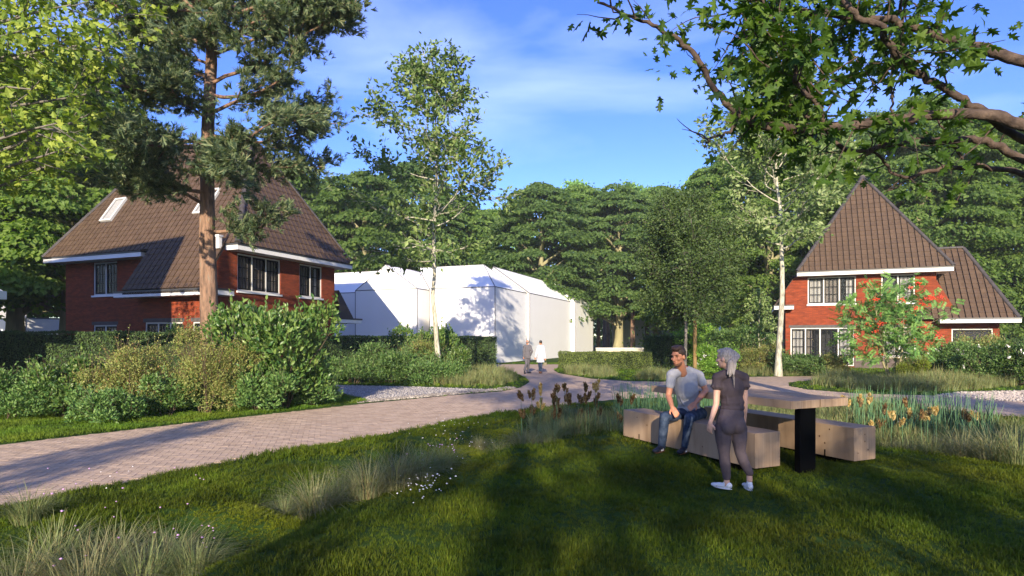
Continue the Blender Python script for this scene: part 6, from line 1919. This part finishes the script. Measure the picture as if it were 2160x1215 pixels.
def hand(b, wrist, d, pn, s=1.0, thumb=1, curl=.35):
    """palm and five bent fingers; d towards the fingertips, pn palm normal (fingers curl towards it), thumb side +-1"""
    d = unit(np.array(d, float)); pn = np.array(pn, float); pn = unit(pn - d * (pn @ d)); x = np.cross(d, pn) * thumb
    W = np.array(wrist, float)
    R = np.stack([x, d, pn], -1)
    b.ell(W + d * .048 * s, np.array((.040, .050, .016)) * s, R); b.cap((W - d * .01, .026 * s), (W + d * .03 * s, .026 * s))
    for i, (off, L) in enumerate(((.030, .070), (.010, .078), (-.010, .073), (-.029, .058))):
        p = W + d * .078 * s + x * off * s; L *= s
        a = curl * (1 + .25 * i)
        d1 = unit(d + x * off * 1.5 + pn * a * .5); d2 = unit(d1 + pn * a * 1.1); d3 = unit(d2 + pn * a)
        q = p + d1 * L * .46; u = q + d2 * L * .32; v = u + d3 * L * .22
        b.cap((p - d * .03 * s, .0105 * s), (q, .0095 * s), (u, .0085 * s), (v, .0075 * s))
    p = W + d * .022 * s + x * .032 * s; q = p + unit(d * .7 + x * .75 + pn * .25) * .038 * s; v = q + unit(d + x * .25 + pn * .3) * .03 * s
    b.cap((p - x * .012 * s, .014 * s), (q, .0115 * s), (v, .009 * s))


def foot(b, ankle, toe, s=1.0, r=.036):
    a = np.array(ankle, float); t = np.array(toe, float); d = unit((t - a) * (1, 1, 0))
    heel = np.array((a[0], a[1], t[2])) - d * .045 * s
    R = basis(d)
    b.ell(heel + d * .02 * s + (0, 0, .025 * s), np.array((.036, .05, .042)) * s, R)
    b.ell(heel + d * .12 * s + (0, 0, .012 * s), np.array((.042, .095, .034)) * s, R)
    b.ell(heel + d * .205 * s + (0, 0, .004 * s), np.array((.044, .062, .026)) * s, R)
    b.cap((a, r * s), (heel + d * .05 * s + (0, 0, .05 * s), .040 * s))
    return heel, d, R


def striped_shoe(parent, ankle, toe, mat, s, stripes=True):
    b = Body(); heel, d, R = foot(b, np.array(ankle) - (0, 0, .012), toe, s * 1.10, .030)
    sh = b.build('shoe', mat, parent, .009, 2)
    so = Acc(); so.add(*ell_geo(heel + d * .115 * s + (0, 0, -.022 * s), np.array((.046, .148, .013)) * s, R, 16, 7)); so.obj('sole', M['sole'] if stripes else M['shoe_w'], sh, True)
    if stripes:
        st = Acc()
        for sx in (-1, 1):
            for k in range(3):
                p = heel + d * (.105 + .026 * k) * s + R[:, 0] * sx * .047 * s
                st.cap = None
                V, Q = tube_geo([p + (0, 0, -.006), p + d * (-.012) - R[:, 0] * sx * .012 + (0, 0, .024), p + d * (-.022) - R[:, 0] * sx * .034 + (0, 0, .042)], [.005, .005, .005], 5); st.add(V, Q)
        st.obj('stripes', M['shoe_w'], sh, True)


# ---- seated man
man = thing('person', 'man in a grey t-shirt and jeans sitting on the near bench', 'person', (0, 0, 0))
hd_c = P(1431, 752, 8.42)
hipc = P(1458, 869, 8.74); hipL = P(1441, 874, 8.68); hipR = P(1477, 873, 8.74)
kneL, kneR = P(1402, 879, 8.28), P(1454, 881, 8.22)
ankL, ankR = P(1396, 944, 8.38), P(1445, 946, 8.34)
toeL, toeR = P(1379, 953, 8.18), P(1430, 956, 8.12)
shL, shR = P(1417, 791, 8.52), P(1474, 793, 8.66)
chest = P(1446, 806, 8.60); belly = P(1453, 848, 8.70); neck = P(1440, 778, 8.55)
elL, elR = P(1410, 835, 8.50), P(1489, 824, 8.62)
wrL, wrR = P(1417.5, 858, 8.26), P(1467, 850, 8.32)
Rt = basis((-.35, -.93, 0))
hf = unit(np.array((-.74, -.66, -.14)))


def man_torso(b, g=0.0):
    b.ell(chest + (0, 0, .05), (.158 + g, .084 + g, .12 + g), Rt); b.ell(chest - (0, 0, .04), (.160 + g, .088 + g, .22 + g), Rt); b.ell(chest * .45 + belly * .55, (.150 + g, .092 + g, .24 + g), Rt); b.ell(belly, (.148 + g, .105 + g, .17 + g), Rt)
    b.cap((shL, .066 + g), (neck + (0, .02, .0), .062 + g)); b.cap((shR, .066 + g), (neck + (0, .02, .0), .062 + g))


b = Body(); man_torso(b); R_, T_ = head(b, hd_c, hf, 1.10)
b.cap((neck - (0, 0, .06), .064), (hd_c + R_ @ np.array((0, -.025, -.06)), .057))
b.cap((shL, .056), (elL, .042), (elL * .6 + wrL * .4, .043), (wrL, .029)); b.cap((shR, .056), (elR, .042), (elR * .6 + wrR * .4, .043), (wrR, .029))
hand(b, wrL, P(1429, 877, 8.16) - wrL, (.3, .9, -.3), 1.05, -1, .3)
hand(b, wrR, P(1452, 863, 8.22) - wrR, (-.1, .75, -.6), 1.05, 1, .3)
b.ell(hipc, (.15, .13, .10), Rt)
b.cap((hipL, .085), (kneL, .058), (ankL, .038)); b.cap((hipR, .085), (kneR, .058), (ankR, .038))
foot(b, ankL, toeL, 1.02); foot(b, ankR, toeR, 1.02)
body = b.build('body', M['skin'], man, .007, 2)
face_bits(man, T_, R_, 1.10, True, M['hair_brown'])
b = Body(); c = hd_c
b.ell(T_(0, -.018, .052), np.array((.086, .100, .092)) * 1.10, R_); b.ell(T_(0, .055, .105), np.array((.060, .045, .030)) * 1.10, R_); b.ell(T_(0, -.06, -.0), np.array((.070, .058, .075)) * 1.1, R_)
for q in range(26):
    an = random.uniform(0, 6.28); b.ell(T_(math.cos(an) * .05, .02 + math.sin(an) * .06, .118 + random.uniform(-.01, .012)), np.array((.018, .024, .018)), R_)
hair = b.build('hair', M['hair_brown'], man, .008, 1, cut=[(T_(0, .072, .05), R_ @ np.array((0, 1, -.8)))])
b = Body()
b.ell(T_(0, .030, -.078), np.array((.0575, .066, .050)) * 1.10, R_); b.ell(T_(0, .066, -.092), np.array((.034, .028, .028)) * 1.1, R_); b.ell(T_(0, .094, -.053), np.array((.027, .008, .006)) * 1.1, R_)
b.build('beard', mat_noise('stubble', [(0.3, (0.13, 0.06, 0.035)), (0.7, (0.20, 0.095, 0.058))], 60, .7, .3, 160), man, .006, 1, cut=[(T_(0, 0, -.058), R_ @ np.array((0, .25, 1)))])
b = Body(); man_torso(b, .013)
b.ell(belly - (0, 0, .09), (.165, .128, .09), Rt)
mL = shL * .52 + elL * .48; mR = shR * .52 + elR * .48
b.cap((shL, .072), (mL, .066)); b.cap((shR, .072), (mR, .066))
for q in range(7):                                   # soft folds
    f0 = belly + np.array((random.uniform(-.13, .13), -.11, random.uniform(-.08, .16))); b.cap((f0, .012), (f0 + np.array((random.uniform(-.09, .09), -.0, random.uniform(.03, .12))), .010))
b.build('t_shirt', M['tee'], man, .008, 9, cut=[(neck + (0, -.02, .012), (-.1, -.45, .9)), (mL, unit(elL - shL)), (mR, unit(elR - shR))] if False else [(neck + (0, -.02, .022), (-.06, -.30, .95))])
b = Body()
b.ell(hipc + (0, 0, -.005), (.168, .150, .118), Rt); b.ell(hipc + (0, .03, .04), (.158, .125, .10), Rt)
b.cap((hipL, .102), (hipL * .4 + kneL * .6, .082), (kneL, .072), (kneL * .5 + ankL * .5, .064), (ankL + (0, 0, .02), .054)); b.cap((hipR, .102), (hipR * .4 + kneR * .6, .082), (kneR, .072), (kneR * .5 + ankR * .5, .064), (ankR + (0, 0, .02), .054))
for (kn, an) in ((kneL, ankL), (kneR, ankR)):
    for q in range(8):
        f = random.choice((random.uniform(.02, .25), random.uniform(.72, .98))); c = kn * (1 - f) + an * f; aa = random.uniform(0, 6.28); e = np.array((math.cos(aa), math.sin(aa), 0)) * .05
        b.cap((c + e + (0, 0, .015), .014), (c + np.array((e[1], -e[0], 0)) - (0, 0, .01), .013))
b.build('jeans', M['jeans'], man, .009, 2)
striped_shoe(man, ankL, toeL, M['shoe_k'], 1.02); striped_shoe(man, ankR, toeR, M['shoe_k'], 1.02)

# ---- standing woman, seen from behind
wom = thing('person', 'blond woman in dark blouse and leggings standing with her back turned', 'person', (0, 0, 0))
DW = 6.75
W_ = lambda px, py, d=0.0: P(px, py, DW + d)
hd_c = W_(1530, 756, .02); wf = unit(np.array((-.72, .69, -.05)))
neck = W_(1541, 783, .03); shL, shR = W_(1513.5, 797, .02), W_(1569, 797, .06)
elL, elR = W_(1510.5, 853, .0), W_(1571, 851, .06); wrL, wrR = W_(1498.5, 891, -.03), W_(1569.5, 887, .1)
chest = W_(1542, 820, .05); waist = W_(1544.5, 858, .05); hips = W_(1541, 890, .03)
hipL, hipR = W_(1524, 905, .03), W_(1558, 905, .05)
kneL, kneR = W_(1527.5, 957, .03), W_(1561, 953, .02); ankL, ankR = W_(1533, 1016, .05), W_(1581, 1007, .0)
gz = float(height(np.array([2.5]), np.array([6.85]))[0]) + .018
print('woman ground', gz)
toeL = np.array((*W_(1512, 1030, .14)[:2], gz + .022)); toeR = np.array((*W_(1571, 1030, .16)[:2], gz + .022))
Rt = basis((-.22, .97, 0))


def wom_torso(b, g=0.0):
    b.ell(chest, (.142 + g, .098 + g, .16 + g), Rt); b.ell(chest * .4 + waist * .6, (.118 + g, .088 + g, .15 + g), Rt)
    b.cap((shL, .048 + g), (neck - (0, 0, .015), .050 + g)); b.cap((shR, .048 + g), (neck - (0, 0, .015), .050 + g))


def wom_hips(b, g=0.0):
    b.ell(hips, (.160 + g, .108 + g, .14 + g), Rt); b.ell(waist, (.122 + g, .088 + g, .13 + g), Rt); b.ell(hips * .5 + waist * .5, (.143 + g, .10 + g, .12 + g), Rt)
    for sx in (-1, 1): b.ell(hips + Rt @ np.array((sx * .066, -.046, -.035)), (.082 + g, .072 + g, .10 + g), Rt)
    b.cap((hipL, .088 + g), (hipL * .5 + kneL * .5, .076 + g), (kneL, .053 + g), (kneL * .65 + ankL * .35, .054 + g), (ankL + (0, 0, .05), .036 + g))
    b.cap((hipR, .088 + g), (hipR * .5 + kneR * .5, .076 + g), (kneR, .053 + g), (kneR * .65 + ankR * .35, .054 + g), (ankR + (0, 0, .05), .036 + g))


b = Body(); wom_torso(b); wom_hips(b); R_, T_ = head(b, hd_c, wf, .93)
b.cap((neck - (0, 0, .05), .046), (hd_c + R_ @ np.array((0, -.02, -.05)), .043))
b.cap((shL, .046), (elL, .033), (elL * .65 + wrL * .35, .034), (wrL, .022)); b.cap((shR, .046), (elR, .033), (elR * .65 + wrR * .35, .034), (wrR, .022))
hand(b, wrL, W_(1494.5, 914, -.02) - wrL, (.75, .6, -.1), .92, 1, .55); hand(b, wrR, W_(1570, 906, .14) - wrR, (-.75, .6, 0), .92, -1, .5)
b.cap((ankL + (0, 0, .06), .032), (ankL - (0, 0, .03), .033)); b.cap((ankR + (0, 0, .06), .032), (ankR - (0, 0, .03), .033))
foot(b, ankL, toeL, .78, .031); foot(b, ankR, toeR, .78, .031)
b.build('body', M['skin_f'], wom, .007, 2)
face_bits(wom, T_, R_, .93)
b = Body()
b.ell(T_(0, -.022, .035), np.array((.084, .098, .098)) * .95, R_); b.ell(T_(0, -.05, -.015), np.array((.072, .062, .07)) * .95, R_); b.ell(T_(.0, .05, .085), np.array((.06, .05, .035)) * .95, R_)
b.ell(T_(.01, -.098, .062), np.array((.032, .03, .03)), R_)
b.build('hair', M['hair_blond'], wom, .008, 2, cut=[(T_(0, .055, .03), R_ @ np.array((0, 1, -.45)))])
b = Body()
pt = [T_(.012, -.10, .072), T_(.02, -.135, .03), W_(1545, 770, -.10), W_(1542, 785, -.11), W_(1537, 789, -.10)]
b.cap((T_(.012, -.10, .07), .026), (T_(.03, -.13, .02), .038), (W_(1543, 765, -.08), .043), (W_(1541, 778, -.09), .036), (W_(1535, 789, -.085), .012))
b.cap((W_(1545, 775, -.09), .016), (W_(1548, 800, -.10), .010), (W_(1549, 818, -.10), .004))
for q in range(14):
    o_ = np.array((random.uniform(-.035, .035), -.01, 0)); b.cap((pt[0] + o_ * .4, .008), (pt[2] + o_, .010), (pt[3] + o_ * .8 + (0, 0, random.uniform(-.05, .0)), .006))
b.build('ponytail', M['hair_blond'], wom, .006, 2)
b = Body(); wom_torso(b, .014); b.ell(waist - (0, 0, .01), (.147, .108, .07), Rt); b.ell(waist + (0, 0, .05), (.143, .106, .09), Rt)
for sh, el, sx in ((shL, elL, -1), (shR, elR, 1)):
    m = sh * .68 + el * .32; b.cap((sh, .056), (m, .060))
    for q in range(9):
        an = q * .7; e = np.array((math.cos(an), math.sin(an), 0)) * .056; b.cap((sh * .8 + el * .2 + e * .8, .010), (m + e * 1.12 - (0, 0, .005), .012))
for q in range(12):
    f0 = waist + np.array((random.uniform(-.09, .07), -.088, random.uniform(-.03, .05))); b.cap((f0, .011), (f0 + np.array((random.uniform(-.03, .02), .0, random.uniform(.05, .11))), .008))
b.build('blouse', M['dark_top'], wom, .008, 2, cut=[(neck + (0, 0, .015), (0, .1, 1))])
b = Body(); wom_hips(b, .008)
b.build('leggings', M['dark_cloth'], wom, .008, 3)
for an, to in ((ankL, toeL), (ankR, toeR)): striped_shoe(wom, an, to, M['shoe_w'], .80, False)


# ---- the two walkers
DF = 31.7
F_ = lambda px, py, d=0.0: P(px, py, DF + d)


def walker(label, hc, fwd, neck, sL, sR, eL, eR, wL, wR, hip, kL, kR, aL, aR, tL, tR, skin, hairm, top, legs, shoe, coat=None, bald=False):
    t = thing('person', label, 'person', (0, 0, 0), 0, 'walkers on the road')
    Rt = basis(fwd); b = Body(); R_, T_ = head(b, hc, fwd, 1.0)
    ch = neck - (0, 0, .22); bl = hip + (0, 0, .14)
    tors = lambda b, g: (b.ell(ch, (.165 + g, .11 + g, .20 + g), Rt), b.ell(bl, (.145 + g, .11 + g, .20 + g), Rt), b.cap((sL, .06 + g), (neck, .055 + g)), b.cap((sR, .06 + g), (neck, .055 + g)))
    tors(b, 0); b.cap((neck - (0, 0, .05), .05), (hc - (0, 0, .06), .05)); b.ell(hip, (.15, .115, .12), Rt)
    for s_, e_, w_ in ((sL, eL, wL), (sR, eR, wR)):
        b.cap((s_, .05), (e_, .038), (w_, .028)); d = w_ - e_; hand(b, w_, d, (0, 1, 0) if abs(d[1]) < .1 else (1, 0, 0), 1.0, 1, .4)
    hl, hr = hip + Rt @ np.array((-.085, 0, -.03)), hip + Rt @ np.array((.085, 0, -.03))
    for h_, k_, a_, t_ in ((hl, kL, aL, tL), (hr, kR, aR, tR)): b.cap((h_, .085), (k_, .056), (a_, .036)); foot(b, a_, t_, 1.0)
    b.build('body', skin, t, .013, 1)
    b = Body(); b.ell(T_(0, -.02, .045), (.082, .10, .092) if not bald else (.082, .09, .05), R_) if not bald else b.ell(T_(0, -.05, -.0), (.078, .06, .06), R_)
    b.build('hair', hairm, t, .012, 1)
    b = Body(); tors(b, .02)
    for s_, e_, w_ in ((sL, eL, wL), (sR, eR, wR)): b.cap((s_, .068), (e_, .056), (w_, .046))
    if coat is None: b.ell(hip + (0, 0, .03), (.185, .14, .12), Rt); b.ell(hip - (0, 0, .06), (.19, .14, .07), Rt)
    else:
        for k in range(7): z = hip[2] + .05 - k * (hip[2] + .05 - coat) / 6; b.ell((hip[0], hip[1], z), (.175 + .008 * k, .14 + .006 * k, .10), Rt)
    b.build('jacket' if coat is None else 'coat', top, t, .014, 2, cut=[((0, 0, coat), (0, 0, -1))] if coat else None)
    b = Body(); b.ell(hip, (.165, .13, .12), Rt)
    for h_, k_, a_ in ((hl, kL, aL), (hr, kR, aR)): b.cap((h_, .10), (k_, .076 if coat is None else .064), (a_ + (0, 0, .03), .062 if coat is None else .045))
    b.build('trousers', legs, t, .014, 2)
    for a_, t_ in ((aL, tL), (aR, tR)):
        b = Body(); foot(b, a_ - (0, 0, .01), t_, 1.1, .035); b.build('shoe', shoe, t, .013, 1)
    return t


gz = .025
walker('balding man in a grey suit walking away beside the woman in white', F_(1112.6, 722), (.25, .97, 0), F_(1112.5, 729), F_(1106.5, 731), F_(1118.5, 731), F_(1104.8, 742), F_(1122.6, 741, -.08), F_(1104.6, 752), F_(1118.5, 750, .08), F_(1112.3, 752),
       F_(1110.5, 768, -.05), F_(1114.5, 768, .18), F_(1106.5, 781.5, -.32), F_(1114.2, 784, .18), np.array((*F_(1108, 0, -.16)[:2], gz)), np.array((*F_(1119, 0, .32)[:2], gz)), M['skin'], mat_flat('grey_hair', (.16, .13, .12)), M['suit'], M['suit'], M['shoe_k'], None, True)
wk = walker('woman in a long white coat and dark trousers walking away with a handbag', F_(1140.4, 723), (.0, 1, 0), F_(1140.4, 730), F_(1135, 732), F_(1146, 732), F_(1131.5, 743), F_(1148.5, 743), F_(1129.5, 753), F_(1149.8, 755), F_(1140, 753),
       F_(1137.5, 768, .1), F_(1142, 768, .0), F_(1138.5, 783.5, .15), F_(1141.5, 784, -.02), np.array((*F_(1138.4, 0, .33)[:2], gz)), np.array((*F_(1141.2, 0, .2)[:2], gz)), M['skin'], M['eye'], M['coat'], M['jeans'], M['sole'], 1.8 + (716 - 764) / 1267 * 31.7)
bg_ = thing('handbag', 'small olive handbag hanging from the hand of the woman in white', 'handbag', tuple(F_(1150, 771)))
a = Acc(); a.add([(-.10, -.05, 0), (.10, -.05, 0), (.10, .05, 0), (-.10, .05, 0), (-.075, -.03, .16), (.075, -.03, .16), (.075, .03, .16), (-.075, .03, .16)], [(0, 3, 2, 1), (4, 5, 6, 7), (0, 1, 5, 4), (1, 2, 6, 5), (2, 3, 7, 6), (3, 0, 4, 7)])
a.obj('pouch', M['bag'], bg_)
a = Acc(); a.tube([(-.06, 0, .15), (-.035, 0, .27), (0, 0, .34), (.035, 0, .27), (.06, 0, .15)], .007, 5); a.obj('strap', M['bag'], bg_)

# ------------------------------------------------------------------ thin air haze over the whole place
hz = Acc(); hz.box((-4000, -4000, -1.6), (4000, 4000, 36.0))
hm = bpy.data.materials.new('haze'); hm.use_nodes = True
hn, hl = hm.node_tree.nodes, hm.node_tree.links; hn.clear()
ho = hn.new('ShaderNodeOutputMaterial'); hv = hn.new('ShaderNodeVolumePrincipled')
hv.inputs['Color'].default_value = (0.86, 0.92, 1.0, 1); hv.inputs['Density'].default_value = 0.00045
hl.new(hv.outputs['Volume'], ho.inputs['Volume'])
tag(hz.obj('haze', hm), kind='stuff')
